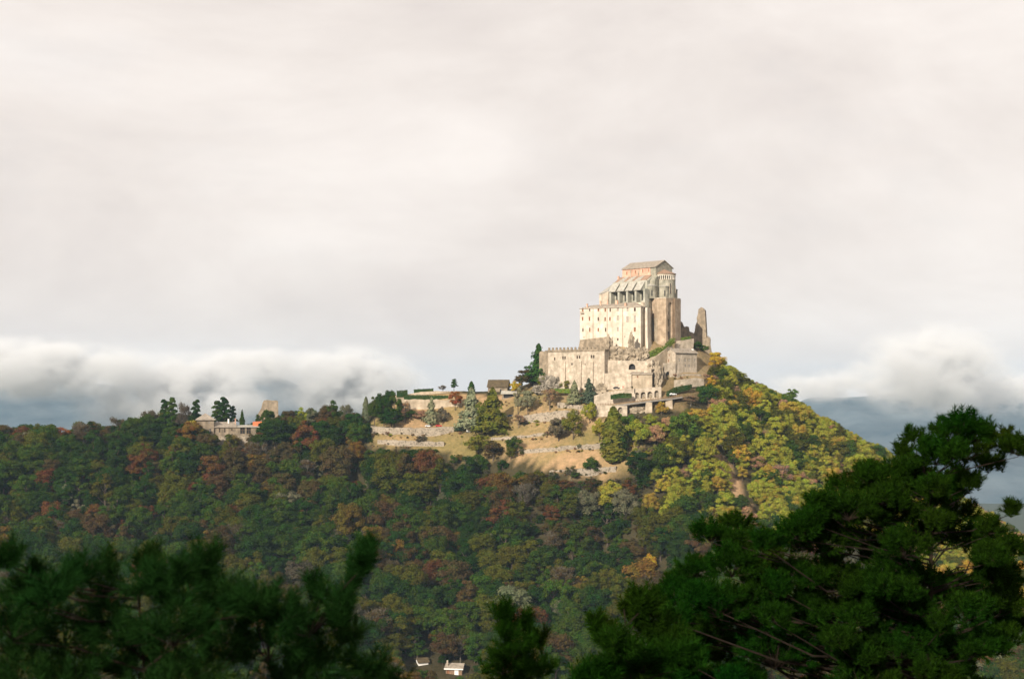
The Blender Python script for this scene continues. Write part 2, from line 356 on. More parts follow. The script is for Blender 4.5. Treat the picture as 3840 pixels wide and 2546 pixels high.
def sstep(a, b, x): t = np.clip((x - a) / (b - a), 0, 1); return t * t * (3 - 2 * t)
def height(x, y):
    x = np.atleast_1d(np.asarray(x, float)); y = np.atleast_1d(np.asarray(y, float))
    out = np.empty(len(x))
    for s in range(0, len(x), 20000):
        q = np.c_[x[s:s + 20000], y[s:s + 20000]] / SCL
        d2 = ((q[:, None] - TX[None]) ** 2).sum(-1)
        out[s:s + 20000] = (np.where(d2 > 0, 0.5 * d2 * np.log(d2 + 1e-12), 0)) @ TW[:-3] + TW[-3] + q @ TW[-2:]
    near = np.where(y < 110, -1.75 - 0.43 * y, -49.05 - 0.30 * (y - 110)); near = np.maximum(near, -172 + 0 * y)
    near = np.where(y < 0, -1.75 - 0.25 * y, near); near = np.minimum(near, 120)
    far = -330 - 0.004 * np.abs(x)
    w = sstep(480, 590, y) * sstep(1330, 1120, y) * sstep(1000, 640, np.abs(x))
    base = near * sstep(1000, 500, y) + far * (1 - sstep(1000, 500, y))
    side = np.where(np.abs(x) > 640, 1.0, 0.0)
    return np.clip(out, -230, 60) * w + base * (1 - w)
def h1(x, y): return float(height([x], [y])[0])
_YS = np.arange(560, 1080, 1.0)
def hit(u, v, ymin=560):
    """where the sight line through photo pixel (u, v) meets the terrain"""
    xs = (u - UC) / F * _YS; zr = (VH - v) / F * _YS; h = height(xs, _YS)
    k = np.where((zr <= h) & (_YS >= ymin))[0]
    i = k[0] if len(k) else int(np.argmin(np.abs(zr - h)))
    return Vector((xs[i], _YS[i], h[i]))

def axis(fine0, fine1, step, lo, hi):
    a = list(np.arange(fine0, fine1 + .1, step)); s = step
    while a[0] > lo: s *= 1.35; a.insert(0, a[0] - s)
    s = step
    while a[-1] < hi: s *= 1.35; a.append(a[-1] + s)
    return np.array(a)
GX = axis(-480, 480, 4.0, -7000, 7000); GY = axis(600, 1060, 4.0, -400, 9500)
gx, gy = np.meshgrid(GX, GY); gz = height(gx.ravel(), gy.ravel())
jit = np.array([mnoise.noise((a * .06, b * .06, 0)) * 0.8 + mnoise.noise((a * .15, b * .15, 4)) * 0.35 for a, b in zip(gx.ravel(), gy.ravel())])
gz = gz + jit * ((gy.ravel() > 500))
nx, ny = len(GX), len(GY)
idx = np.arange(nx * ny).reshape(ny, nx)
Fq = np.stack([idx[:-1, :-1], idx[:-1, 1:], idx[1:, 1:], idx[1:, :-1]], -1).reshape(-1, 4)
gme = np_mesh('ground', np.c_[gx.ravel(), gy.ravel(), gz], Fq, ['ground'], smooth=True)

def inpoly(pts, u, v):
    c = np.zeros(len(u), bool); n = len(pts)
    for i in range(n):
        (x1, y1), (x2, y2) = pts[i], pts[(i + 1) % n]
        k = ((y1 > v) != (y2 > v)) & (u < (x2 - x1) * (v - y1) / (y2 - y1 + 1e-9) + x1); c ^= k
    return c
def segdist(pts, u, v):
    d = np.full(len(u), 1e9)
    for (x1, y1), (x2, y2) in zip(pts[:-1], pts[1:]):
        t = np.clip(((u - x1) * (x2 - x1) + (v - y1) * (y2 - y1)) / ((x2 - x1) ** 2 + (y2 - y1) ** 2), 0, 1)
        d = np.minimum(d, np.hypot(u - x1 - t * (x2 - x1), v - y1 - t * (y2 - y1)))
    return d
def plan(u, v): p = hit(u, v); return (p.x, p.y)
# land cover outlines, in plan (metres)
MEADOW = [(1380, 1600), (1500, 1500), (1700, 1472), (1900, 1480), (2020, 1440), (2060, 1480), (2230, 1560), (2340, 1610), (2420, 1680), (2340, 1795), (2180, 1792), (2050, 1765), (1870, 1712), (1650, 1690), (1400, 1676)]
MEADOW_P = [plan(*q) for q in MEADOW]
ABBEY_P = [plan(1990, 1450), plan(2060, 1475), plan(2230, 1562), plan(2560, 1545), plan(2640, 1465), plan(2690, 1400)] + [(140, 940), (120, 975), (40, 975), (10, 935)]
TRACK_P = [plan(2660, 1665), plan(2715, 1745), plan(2745, 1800), plan(2780, 1880), plan(2830, 1960)]
HOUSE_P = [plan(745, 1668), plan(800, 1690), plan(960, 1680), (-165, 945), (-215, 945)]
cov = np.tile(np.array([0.055, 0.048, 0.028]), (nx * ny, 1))
X_, Y_ = gx.ravel(), gy.ravel()
nz = np.array([mnoise.noise((a * .025, b * .045, 2)) for a, b in zip(X_, Y_)])
nz2 = np.array([mnoise.noise((a * .012, b * .11, 7)) for a, b in zip(X_, Y_)])
k = inpoly(MEADOW_P, X_, Y_)
grass = np.array([0.20, 0.17, 0.075]); dry = np.array([0.36, 0.25, 0.16]); soil = np.array([0.30, 0.20, 0.125])
t = np.clip(0.5 + nz * 0.9 + nz2 * 0.8, 0, 1)[:, None]
cov[k] = (grass * (1 - t) + dry * t)[k]
k2 = inpoly(ABBEY_P, X_, Y_); t2 = np.clip(0.5 + nz * 1.2, 0, 1)[:, None]
cov[k2] = (np.array([0.19, 0.145, 0.085]) * (1 - t2) + np.array([0.33, 0.26, 0.175]) * t2)[k2]
kt = segdist(TRACK_P, X_, Y_) < 3.6; cov[kt] = (0.36, 0.245, 0.165)
far_k = Y_ > 1300; cov[far_k] = (0.06, 0.07, 0.05)
attr = gme.color_attributes.new('cover', 'FLOAT_COLOR', 'POINT')
attr.data.foreach_set('color', np.c_[cov, np.ones(len(cov))].astype(np.float32).ravel())
ground = link('ground', gme); tag(ground, 'wooded hillside, terraced meadow and valley floor', 'ground', kind='structure')
del ground['category']

# far mountains across the valley
def mountain(name, label, prof, Y0, depth, seed):
    """prof: (u, v) of the ridge line in the photo at distance Y0; real relief of ridges and gullies falling to the valley"""
    us = np.array([p[0] for p in prof], float); vs = np.array([p[1] for p in prof], float)
    X = (us - UC) / F * Y0; Z = (VH - vs) / F * Y0
    xs = np.linspace(X[0], X[-1], 150); ys = np.linspace(Y0 - depth, Y0 + depth * .7, 60)
    gx, gy = np.meshgrid(xs, ys); top = np.interp(gx, X, Z)
    d = np.abs(gy - Y0) / np.where(gy < Y0, depth, depth * .7)
    n = np.array([mnoise.fractal((a * .0011, b * .0011, seed), 1.0, 2.0, 5) for a, b in zip(gx.ravel(), gy.ravel())]).reshape(gx.shape)
    g = np.array([abs(mnoise.noise((a * .0022, b * .0007, seed + 3))) for a, b in zip(gx.ravel(), gy.ravel())]).reshape(gx.shape)
    end = sstep(0, 1, np.minimum(gx - xs[0], xs[-1] - gx) / 500.0)
    z = -350 + (top + 350) * (1 - d) ** 0.9 * end + (n * 70 - g * 90) * (1 - (1 - d) ** 4 * .5)
    i = np.arange(gx.size).reshape(gx.shape)
    Fm = np.stack([i[:-1, :-1], i[:-1, 1:], i[1:, 1:], i[1:, :-1]], -1).reshape(-1, 4)
    o = link(name, np_mesh(name, np.c_[gx.ravel(), gy.ravel(), z.ravel()], Fm, ['mountain'], smooth=True))
    o['kind'] = 'structure'; o['label'] = label
    return o
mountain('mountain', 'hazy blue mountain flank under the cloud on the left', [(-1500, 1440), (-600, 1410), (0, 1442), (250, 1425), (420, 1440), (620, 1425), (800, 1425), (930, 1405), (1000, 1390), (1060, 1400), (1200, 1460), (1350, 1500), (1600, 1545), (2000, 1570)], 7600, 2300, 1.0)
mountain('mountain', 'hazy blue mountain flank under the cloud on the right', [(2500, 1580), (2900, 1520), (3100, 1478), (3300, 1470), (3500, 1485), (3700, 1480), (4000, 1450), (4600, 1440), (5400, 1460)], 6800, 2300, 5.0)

# ------------------------------------------------------------------ the abbey
class Facade:
    """front line of a building: its right end at photo column u and distance Y, turned so that this end is the nearer one by ang degrees"""
    def __init__(s, u, Y, ang):
        s.ox, s.oy, s.a = (u - UC) / F * Y, Y, R(ang); s.c, s.s = math.cos(s.a), math.sin(s.a)
    def x(s, u): k = (u - UC) / F; return (k * s.oy - s.ox) / (s.c + k * s.s)
    def z(s, u, v): return (VH - v) / F * (s.oy - s.x(u) * s.s)
    def root(s, name, label, cat, zb, group=None): return thing(name, label, cat, (s.ox, s.oy, zb), -s.a, group)
def openings(root, p0, p1, holes, depth, glass='pane', bar=None, barw=0.07, name='window'):
    for h in holes:
        w = MB().pane(p0, p1, h, depth * .8).build(name, glass, root)
        if bar: MB().bars(p0, p1, h, depth * .8 - .08, barw).build('sash_bar', bar, w)

# --- white residential wing
fa = Facade(2403, 903, 27)
wz0 = 23.0; wz1 = fa.z(2403, 1150); xl = fa.x(2175)
wb = fa.root('residential_wing', 'long cream plastered wing with rows of small windows below the church', 'building', wz0)
hol = []
rw = random.Random(5)
def win(u, v, w, h): x = fa.x(u) + rw.uniform(-.15, .15); z = fa.z(u, v) + rw.uniform(-.12, .12); w *= rw.uniform(.95, 1.25); h *= rw.uniform(.95, 1.15); hol.append((x - xl - w / 2, z - h / 2, w, h))
for u in (2185, 2211, 2243, 2270, 2289): win(u, 1162, .95, 2.0)
for u in (2317, 2353, 2381): win(u, 1160, 1.15, 1.9)
for u in (2185, 2211, 2243, 2270, 2288): win(u, 1196, .95, 2.2)
win(2317, 1192, 1.1, 2.5); win(2353, 1197, 1.3, 3.7); win(2381, 1197, 1.3, 3.7)
for u in (2186, 2212, 2243, 2271): win(u, 1237, .95, 2.2)
win(2317, 1235, 1.1, 2.2); win(2381, 1235, 1.15, 2.3); win(2317, 1273, .9, 1.5); win(2190, 1264, .6, .6); win(2343, 1263, .5, 1.1)
m = MB(); m.wall((xl, 0), (0, 0), wz0, wz1, hol, .45)
m.add([(0, 0, wz0), (0, 15, wz0), (0, 15, wz1), (0, 0, wz1)], [(0, 1, 2, 3)])
m.add([(xl, 0, wz0), (xl, 0, wz1), (xl, 15, wz1), (xl, 15, wz0)], [(0, 1, 2, 3)])
m.add([(xl, 15, wz0), (xl, 15, wz1), (0, 15, wz1), (0, 15, wz0)], [(0, 1, 2, 3)])
m.build('wall', 'plaster', wb)
for i, h in enumerate(hol):
    pale = i in (5, 6, 13, 14, 15, 20)
    w = MB().pane((xl, 0), (0, 0), h, .36).build('window', 'shutter_pale' if pale else ('pane' if i % 3 == 1 else 'shutter'), wb)
    MB().bars((xl, 0), (0, 0), h, .27, .06).build('sash_bar', 'shutter' if not pale else 'shutter_pale', w)
    x, z, ww, hh = h; MB().box(xl + x - .15, xl + x + ww + .15, -.14, -.003, z - .16, z - .003).build('sill', 'stone_pale', w)
for u in (2224, 2277, 2335): MB().box(fa.x(u) - .1, fa.x(u) + .1, -.16, -.004, wz0 + 2, wz1 - .4).build('downpipe', 'timber', wb)
MB().box(xl - .15, .15, -.16, -.006, wz1 - .3, wz1 - .004).build('cornice', 'stone_pale', wb)
# battered rough footing on the left two fifths
x5 = fa.x(2277)
m = MB(); zt = fa.z(2175, 1268)
m.add([(xl - 1.9, -3.2, wz0), (x5, -3.2, wz0), (x5, -.02, zt + .6), (xl - .02, -.02, zt - 1.2), (xl - 1.9, 12, wz0), (xl - .02, 12, zt - 1.2)], [(0, 1, 2, 3), (4, 0, 3, 5), (1, 0, 4)])
m.add([(x5, -3.2, wz0), (x5, 0, wz0), (x5, -.02, zt + .6)], [(0, 1, 2)])
m.build('footing', 'stone_ruin', wb)
# hipped slate roof rising towards the church
rp = lambda x, y, z: (x, y, z)
zr = wz1 + 3.4
E = [rp(xl - .45, -.38, wz1), rp(.6, -.38, wz1), rp(.7, 15.4, wz1), rp(xl - .6, 15.4, wz1)]; K = [rp(xl + 5, 7.5, zr - 1), rp(-7.5, 7.5, zr + .2)]
m = MB(); m.add(E + K, [(0, 1, 5, 4), (1, 2, 5), (2, 3, 4, 5), (3, 0, 4), (3, 2, 1, 0)])
m.add([(p[0], p[1], p[2] - .25) for p in E] + E, [(0, 1, 5, 4), (1, 2, 6, 5), (3, 0, 4, 7)])
m.build('roof', 'slate', wb)
for u, y, hgt, w in ((2196, 2.0, 2.0, .9), (2240, 5.0, 2.2, .8), (2262, 6.5, 2.3, .7), (2300, 5.0, 2.6, 1.6), (2341, 1.5, 2.0, 1.2)):
    c = MB().box(fa.x(u) - w / 2, fa.x(u) + w / 2, y, y + w, wz1 + y * .35, wz1 + y * .45 + hgt).build('chimney', 'pink_plaster', wb)
    MB().box(fa.x(u) - w / 2 - .15, fa.x(u) + w / 2 + .15, y - .15, y + w + .15, wz1 + y * .45 + hgt + .003, wz1 + y * .45 + hgt + .25).build('chimney_cap', 'stone_tan', c)
bx = MB().box(fa.x(2185) - 1.2, fa.x(2185) + 1.2, -1.0, -.005, fa.z(2185, 1177), fa.z(2185, 1177) + .25)
b = bx.build('balcony', 'stone_tan', wb)
m = MB()
for i in range(7): q = fa.x(2185) - 1.15 + i * .37; m.box(q, q + .06, -.98, -.92, fa.z(2185, 1177) + .25, fa.z(2185, 1177) + 1.1)
m.box(fa.x(2185) - 1.2, fa.x(2185) + 1.2, -1.0, -.9, fa.z(2185, 1177) + 1.1, fa.z(2185, 1177) + 1.17); m.build('railing', 'timber', b)
# flaring corner buttress, lit on its narrow front
m = MB(); zc = wz1 - .5
m.add([(2.6, 1.6, 22), (5.2, .8, 22), (5.4, 9, 22), (2.0, 9, 22), (1.3, 4.2, zc), (3.0, 3.6, zc), (3.1, 9, zc), (1.3, 9, zc), (1.5, 3.8, 40), (3.3, 3.1, 40), (3.4, 9, 40), (1.4, 9, 40)],
      [(0, 1, 9, 8), (1, 2, 10, 9), (8, 9, 5, 4), (9, 10, 6, 5), (3, 0, 8, 11), (11, 8, 4, 7), (4, 5, 6, 7)])
m.build('buttress', 'plaster', wb)
m = MB(); m.box(.003, 1.5, 6.5, 15, wz0, wz1 - .6); m.build('side_wall', 'stone_tan', wb)

# --- church on its towering base: one building
CX, CY = 98.9, 925.0
zb = 30.0
ch = thing('abbey_church', 'tall grey stone church with round apse on a towering brown base', 'church', (CX, CY, zb), -R(45))
def loc(u, Y):
    x, y = (u - UC) / F * Y - CX, Y - CY
    return rot2(x, y, R(45))
# towering base
ZT = 65.3
poly = [loc(2412, 930), loc(2440, 919), loc(2466, 911), loc(2498, 909.5), loc(2530, 916), loc(2531.5, 913.2), loc(2552, 919.5), loc(2553, 950), loc(2440, 960)]
nich = (2.2, 36.5, 4.1, 26.2, True)
m = MB(); m.prism(poly, 26, ZT, skip=(3,)); m.wall(poly[3], poly[4], 26, ZT, [nich], .8); base = m.build('base', 'stone_brown', ch)
L34 = (Vector(poly[4]) - Vector(poly[3])).length; ux = (Vector(poly[4]) - Vector(poly[3])) / L34; inn = Vector((-ux.y, ux.x))
q0 = Vector(poly[3]) + ux * nich[0] + inn * .8; q1 = Vector(poly[3]) + ux * (nich[0] + nich[2]) + inn * .8
hs = [(.5, 39.0, 2.0, 5.0, True), (.5, 47.2, 1.7, 4.6, False), (.5, 54.5, 1.5, 2.2, True)]
m = MB(); m.wall(q0, q1, 36.5, 62.7, hs, .7); m.build('niche_wall', 'stone_tan', base)
openings(base, q0, q1, hs, .7)
MB().prism([(p[0] * 1.0, p[1]) for p in poly], ZT - .35, ZT + .25).build('string_course', 'stone_pale', base).scale = (1.008, 1.008, 1)
hs2 = [(3.2, 50.0, .9, 5.2, False)]
m = MB(); p1_, p2_ = poly[1], poly[2]
d_ = (Vector(p2_) - Vector(p1_)).normalized(); n_ = Vector((d_.y, -d_.x)) * .12
m.wall(Vector(p1_) + n_ + d_ * .6, Vector(p2_) + n_ - d_ * .3, 31, 52.5, [(3.2, 44.0, 1.1, 6.0, True)], .5); m.build('facing', 'stone_tan', base)
openings(base, Vector(p1_) + n_ + d_ * .6, Vector(p2_) + n_ - d_ * .3, [(3.2, 44.0, 1.1, 6.0, True)], .1)
# nave
m = MB(); hw = 8.5; ze = 86.4; za = 90.7
hp = [(-24.6, 82.3, .8, 2.2, True), (-17.2, 82.6, .8, 2.2, True), (-11.0, 82.8, .8, 2.2, True), (-5.9, 83.0, .8, 2.2, True)]
m.add([(0, -hw, ZT), (0, hw, ZT), (0, hw, ze), (0, 0, za), (0, -hw, ze)], [(0, 1, 2, 3, 4)])
m.add([(-28, -hw, ZT), (-28, hw, ZT), (-28, hw, ze), (-28, 0, za), (-28, -hw, ze)], [(4, 3, 2, 1, 0)])
m.add([(-28, hw, ZT), (0, hw, ZT), (0, hw, ze), (-28, hw, ze)], [(3, 2, 1, 0)])
m.add([(-28, -hw, ZT), (0, -hw, ZT), (0, -hw, ze), (-28, -hw, ze)], [(0, 1, 2, 3)])
nave = m.build('nave', 'stone_grey', ch)
hl = [(h[0] + 28, *h[1:]) for h in hp]
m = MB(); m.wall((-28.05, -hw - .3), (-4.4, -hw - .3), 77, ze - .1, hl, .25)
m.add([(-4.4, -hw - .3, 77), (-4.4, -hw, 77), (-4.4, -hw, ze - .1), (-4.4, -hw - .3, ze - .1)], [(0, 1, 2, 3)])
m.build('clerestory', 'pink_plaster', nave); openings(nave, (-28.05, -hw - .3), (-4.4, -hw - .3), hl, .25, 'shutter')
for x in (-20.8, -14.0): MB().box(x - .4, x + .4, -hw - .9, -hw - .303, 77, ze - 1.4).build('pilaster', 'stone_pale', nave)
for sgn in (-1, 1):
    m = MB(); pts = [(-28.7, sgn * (hw + .9), ze - .25), (.6, sgn * (hw + .9), ze - .25), (.6, 0, za + .25), (-28.7, 0, za + .25)]
    if sgn > 0: pts = pts[::-1]
    m.slab(pts, .35); m.build('roof_slope', 'slate', nave)
MB().tube([(.02, 0, 87.6), (.06, 0, 87.6)], [.35, .35], 8).build('oculus', 'pane', nave)
# left aisle: lean-to roof, stepped buttress roofs, piers and shadowed bays
m = MB(); m.slab([(-30, -15, 77.0), (-3.2, -15, 77.0), (-3.2, -hw - .35, 81.0), (-30, -hw - .35, 81.0)], .4); aisle_roof = m.build('aisle_roof', 'tile_red', ch)
for x in (-26.5, -19.5, -12.8):
    m = MB(); m.slab([(x, -14.9, 77.25), (x + 4.3, -14.9, 77.25), (x + 4.3, -9, 81.1), (x, -9, 80.8)], .3); m.build('roof_patch', 'slate_pale', aisle_roof)
bays = []
m = MB()
for i in range(4):
    x0 = -29.5 + i * 7.2; bays.append((x0 + 2.3 + 29.5 + .0, 64.2, 2.6, 6.0, True))
m.wall((-30, -16.2), (-1.0, -16.2), 58, 77.0, [(b[0] + .5, *b[1:]) for b in bays], .9)
m.add([(-1, -16.2, 58), (-1, -hw, 58), (-1, -hw, 80.5), (-1, -15, 77), (-1, -16.2, 77)], [(0, 1, 2, 3, 4)])
m.add([(-30, -15, 76.9), (-1, -15, 76.9), (-1, -16.2, 76.9), (-30, -16.2, 76.9)], [(3, 2, 1, 0)])
m.build('aisle', 'stone_green', ch); openings(ch, (-30, -16.2), (-1.0, -16.2), [(b[0] + .5, *b[1:]) for b in bays], .9)
for i in range(5):
    x0 = -29.6 + i * 7.2
    p = MB().box(x0, x0 + 1.5, -20.2, -16.203, 56, 71.3).build('pier', 'stone_green', ch)
    if i < 4:
        m = MB(); m.slab([(x0 - .2, -20.8, 71.0), (x0 + 5.6, -20.8, 71.0), (x0 + 5.6, -15.6, 77.2), (x0 - .2, -15.6, 77.2)], .5)
        m.build('buttress_roof', 'slate_pale', p)
        MB().add([(x0 + 4.9, -20.2, 70.4), (x0 + 4.9, -16.25, 70.4), (x0 + 4.9, -16.25, 75.8), (x0 + 5.5, -20.2, 70.4), (x0 + 5.5, -16.25, 70.4), (x0 + 5.5, -16.25, 75.8)], [(0, 2, 1), (3, 4, 5), (0, 3, 5, 2), (0, 1, 4, 3)]).build('cheek_wall', 'stone_green', p)
MB().box(-30, .5, -21.5, -16.4, 55, 62.6).build('terrace', 'stone_pale', ch)
# west block: pale, with its own sloping top
m = MB(); m.prism([(-38, -20.5), (-30.1, -20.5), (-30.1, 8), (-38, 8)], 50, [69.5, 71.5, 80, 78]); m.build('west_block', 'stone_pale', ch)
m = MB(); m.slab([(-38.5, -21, 69.7), (-30.2, -21, 71.8), (-30.2, -4, 80.6), (-38.5, -4, 78.5)], .4); m.build('west_roof', 'slate_pale', ch)
MB().box(-33, -32, -8, -7, 78, 82).build('chimney', 'pink_plaster', ch)
# transept corner between aisle and apse
MB().prism([(-5.2, -15), (1.6, -11.5), (1.6, -hw - .01), (-5.2, -hw - .01)], ZT, [76.8, 76.8, 80.5, 80.5]).build('transept', 'stone_grey', ch)
# main apse with its dwarf gallery
AR = 6.9; AX = .6
m = MB(); m.arc_wall(AX, 0, AR, -R(105), R(105), ZT, 77.8, 24); m.arc_wall(AX, 0, AR - 1.9, -R(105), R(105), 77.6, 81.2, 24); apse = m.build('apse', 'stone_grey', ch)
m = MB()
for (r0, z0, z1) in ((AR + .12, 77.55, 77.95), (AR + .1, 80.55, 81.5)):
    m.arc_wall(AX, 0, r0, -R(105), R(105), z0, z1, 24)
m.build('cornice', 'stone_pale', apse)
col_me = None
for i in range(18):
    a = -R(100) + R(200) * i / 17
    if col_me is None:
        mm = MB(); mm.tube([(0, 0, 77.95), (0, 0, 80.2)], [.30, .27], 6); mm.box(-.42, .42, -.42, .42, 80.1, 80.54)
        c0 = mm.build('gallery_column', 'marble', apse); c0.location = (AX + (AR - .25) * math.cos(a), (AR - .25) * math.sin(a), 0); c0.rotation_euler = (0, 0, a); col_me = c0.data
    else:
        c = bpy.data.objects.new('gallery_column', col_me); COL.objects.link(c); c.parent = apse; c.location = (AX + (AR - .25) * math.cos(a), (AR - .25) * math.sin(a), 0); c.rotation_euler = (0, 0, a); c['zb'] = 0
MB().cone_roof(AX, 0, AR + .5, -R(105), R(105), 81.8, .1, 0, 85.0, 24).build('apse_roof', 'tile_red', apse)
for an, w, z0, h in ((-R(20), .9, 68.5, 7.0), (-R(64), .8, 72.6, 1.6), (R(28), .8, 69, 5)):
    c, s_ = math.cos(an), math.sin(an); r = AR + .03
    P = lambda t, z, rr: (AX + rr * c - t * s_, rr * s_ + t * c, z)
    m = MB(); m.add([P(-w / 2, z0, r), P(w / 2, z0, r), P(w / 2, z0 + h - w / 2, r), P(0, z0 + h, r), P(-w / 2, z0 + h - w / 2, r)], [(0, 1, 2, 3, 4)]); m.build('window', 'pane', apse)
    m = MB()
    for t in (-w / 2 - .22, w / 2): m.add([P(t, z0, r - .1), P(t + .22, z0, r - .1), P(t + .22, z0 + h, r - .1), P(t, z0 + h, r - .1), P(t, z0, r + .22), P(t + .22, z0, r + .22), P(t + .22, z0 + h, r + .22), P(t, z0 + h, r + .22)], [(4, 5, 6, 7), (0, 4, 7, 3), (1, 2, 6, 5), (3, 7, 6, 2)])
    m.build('jamb', 'stone_pale', apse)
for (cx, cy, r, zt, zp) in ((-1.2, -12.2, 3.7, 73.2, 75.4), (3.9, -5.2, 3.1, 73.0, 74.3), (3.3, 6.6, 2.0, 71.6, 72.9)):
    s0 = MB().arc_wall(cx, cy, r, 0, 2 * math.pi, ZT, zt, 18).build('side_apse', 'stone_grey', ch)
    MB().cone_roof(cx, cy, r + .35, 0, 2 * math.pi, zt + .3, cx, cy, zp, 18).build('side_apse_roof', 'slate_pale', s0)
    an = -R(38); c, s_ = math.cos(an), math.sin(an); P = lambda t, z, rr: (cx + rr * c - t * s_, cy + rr * s_ + t * c, z); rr = r + .04
    MB().add([P(-.4, ZT + 1.5, rr), P(.4, ZT + 1.5, rr), P(.4, ZT + 5, rr), P(0, ZT + 5.5, rr), P(-.4, ZT + 5, rr)], [(0, 1, 2, 3, 4)]).build('window', 'pane', s0)

# --- ruined monastery: tall broken pillar and low walls right of the church
def ruin(name, label, prof, Y, thick, rz, mat, zb, cat='ruin'):
    """prof: outline (u, v) of the broken wall, counter-clockwise; extruded thick metres away from the viewer, turned by rz"""
    u0 = sum(p[0] for p in prof) / len(prof); o = thing(name, label, cat, ((u0 - UC) / F * Y, Y, zb), rz)
    c = math.cos(rz); fr = [((u - u0) / F * Y / c, 0, (VH - v) / F * Y) for u, v in prof]; n = len(fr)
    bk = [(x * .94 + .2, thick, z - abs(x) * .03 - .3) for x, y, z in fr]
    m = MB(); m.add(fr + bk, [tuple(range(n)), tuple(range(2 * n - 1, n - 1, -1))] + [(i, n + i, n + (i + 1) % n, (i + 1) % n) for i in range(n)])
    m.build('masonry', mat, o); return o
rt = ruin('ruined_tower', 'tall jagged ruined tower pillar standing right of the church', [(2592, 1370), (2651, 1370), (2649, 1300), (2646, 1230), (2643, 1180), (2642, 1162), (2636, 1155), (2630, 1152), (2624, 1156), (2619, 1160), (2617, 1178), (2613, 1192), (2614, 1205), (2608, 1222), (2606, 1240), (2601, 1256), (2598, 1275)], 954, 5.0, -R(18), 'stone_ruin', 23)
ruin('ruined_wall', 'low broken ruin wall between church base and ruined tower', [(2546, 1340), (2602, 1340), (2602, 1250), (2594, 1246), (2585, 1243), (2582, 1226), (2575, 1223), (2566, 1226), (2562, 1220), (2556, 1206), (2546, 1200)], 945, 2.2, -R(12), 'stone_ruin', 28)
ruin('ruined_wall', 'jagged dark ruin stub on the cliff edge right of the tower', [(2640, 1370), (2678, 1370), (2668, 1318), (2663, 1290), (2664, 1270), (2661, 1262), (2657, 1270), (2655, 1258), (2651, 1268), (2648, 1262), (2640, 1275)], 948, 3.0, -R(10), 'stone_ruin', 22)

# --- crenellated building
fb = Facade(2268, 884, 28)
cz0, cz1 = -2.0, fb.z(2268, 1316); cl = fb.x(2056)
cb = fb.root('crenellated_hall', 'broad tan stone hall with battlements and three tall buttresses', 'building', cz0)
hol = []
for u, v, w, h in ((2080, 1345, .9, 1.9), (2145, 1365, .9, 1.5), (2194, 1366, .5, 1.1), (2258, 1337, .5, 1.2)): hol.append((fb.x(u) - cl - w / 2, fb.z(u, v) - h / 2, w, h, True))
for u, v in ((2115, 1341), (2169, 1339), (2222, 1337)):
    for d in (-.75, .75): hol.append((fb.x(u) - cl + d - .5, fb.z(u, v) - 1, 1.0, 2.0, True))
m = MB(); m.wall((cl, 0), (0, 0), cz0, cz1, hol, .5)
m.add([(0, 0, cz0), (0, 16, cz0), (0, 16, cz1), (0, 0, cz1)], [(0, 1, 2, 3)]); m.add([(cl, 0, cz0), (cl, 0, cz1), (cl, 16, cz1), (cl, 16, cz0)], [(0, 1, 2, 3)])
m.add([(cl, 16, cz0), (cl, 16, cz1), (0, 16, cz1), (0, 16, cz0)], [(0, 1, 2, 3)])
m.build('wall', 'stone_pale', cb); openings(cb, (cl, 0), (0, 0), hol, .5, 'pane', 'timber', .05)
MB().box(cl - .3, .3, -.45, 16.3, cz1, cz1 + 1.2).build('parapet', 'stone_ruin', cb)
mer = None
x = cl + .1
while x < -.9:
    if mer is None:
        mm = MB(); mm.box(0, 1.25, -.45, .25, cz1 + 1.203, cz1 + 2.5); mm.add([(-.06, -.5, cz1 + 2.5), (1.31, -.5, cz1 + 2.5), (1.31, .3, cz1 + 2.5), (-.06, .3, cz1 + 2.5), (.62, -.1, cz1 + 2.85)], [(0, 1, 4), (1, 2, 4), (2, 3, 4), (3, 0, 4), (3, 2, 1, 0)])
        o = mm.build('merlon', 'stone_ruin', cb); mer = o.data
    else: o = link('merlon', mer, cb, cz0)
    o.location.x = x; x += 2.62
for i, (u, vt) in enumerate(((2117, 1353), (2176, 1351), (2221, 1352))):
    xx = fb.x(u); zt = fb.z(u, vt)
    m = MB(); m.add([(xx - .9, -1.8, cz0), (xx + .9, -1.8, cz0), (xx + .9, -.004, cz0), (xx - .9, -.004, cz0), (xx - .9, -.75, zt - 1.2), (xx + .9, -.75, zt - 1.2), (xx + .9, -.004, zt), (xx - .9, -.004, zt)], [(0, 1, 5, 4), (1, 2, 6, 5), (3, 0, 4, 7), (4, 5, 6, 7)]); m.build('buttress', 'stone_pale', cb)
xx = fb.x(2238); MB().box(xx, .02, -.5, -.004, cz0, cz1 - .05).build('corner_projection', 'stone_pale', cb)
ruin('stone_wing', 'rough grey stone wing end behind the dark conifer beside the battlements', [(2022, 1450), (2062, 1450), (2062, 1316), (2046, 1314), (2040, 1318), (2030, 1316), (2022, 1322)], 908, 8, -R(28), 'stone_ruin', 2, 'building')

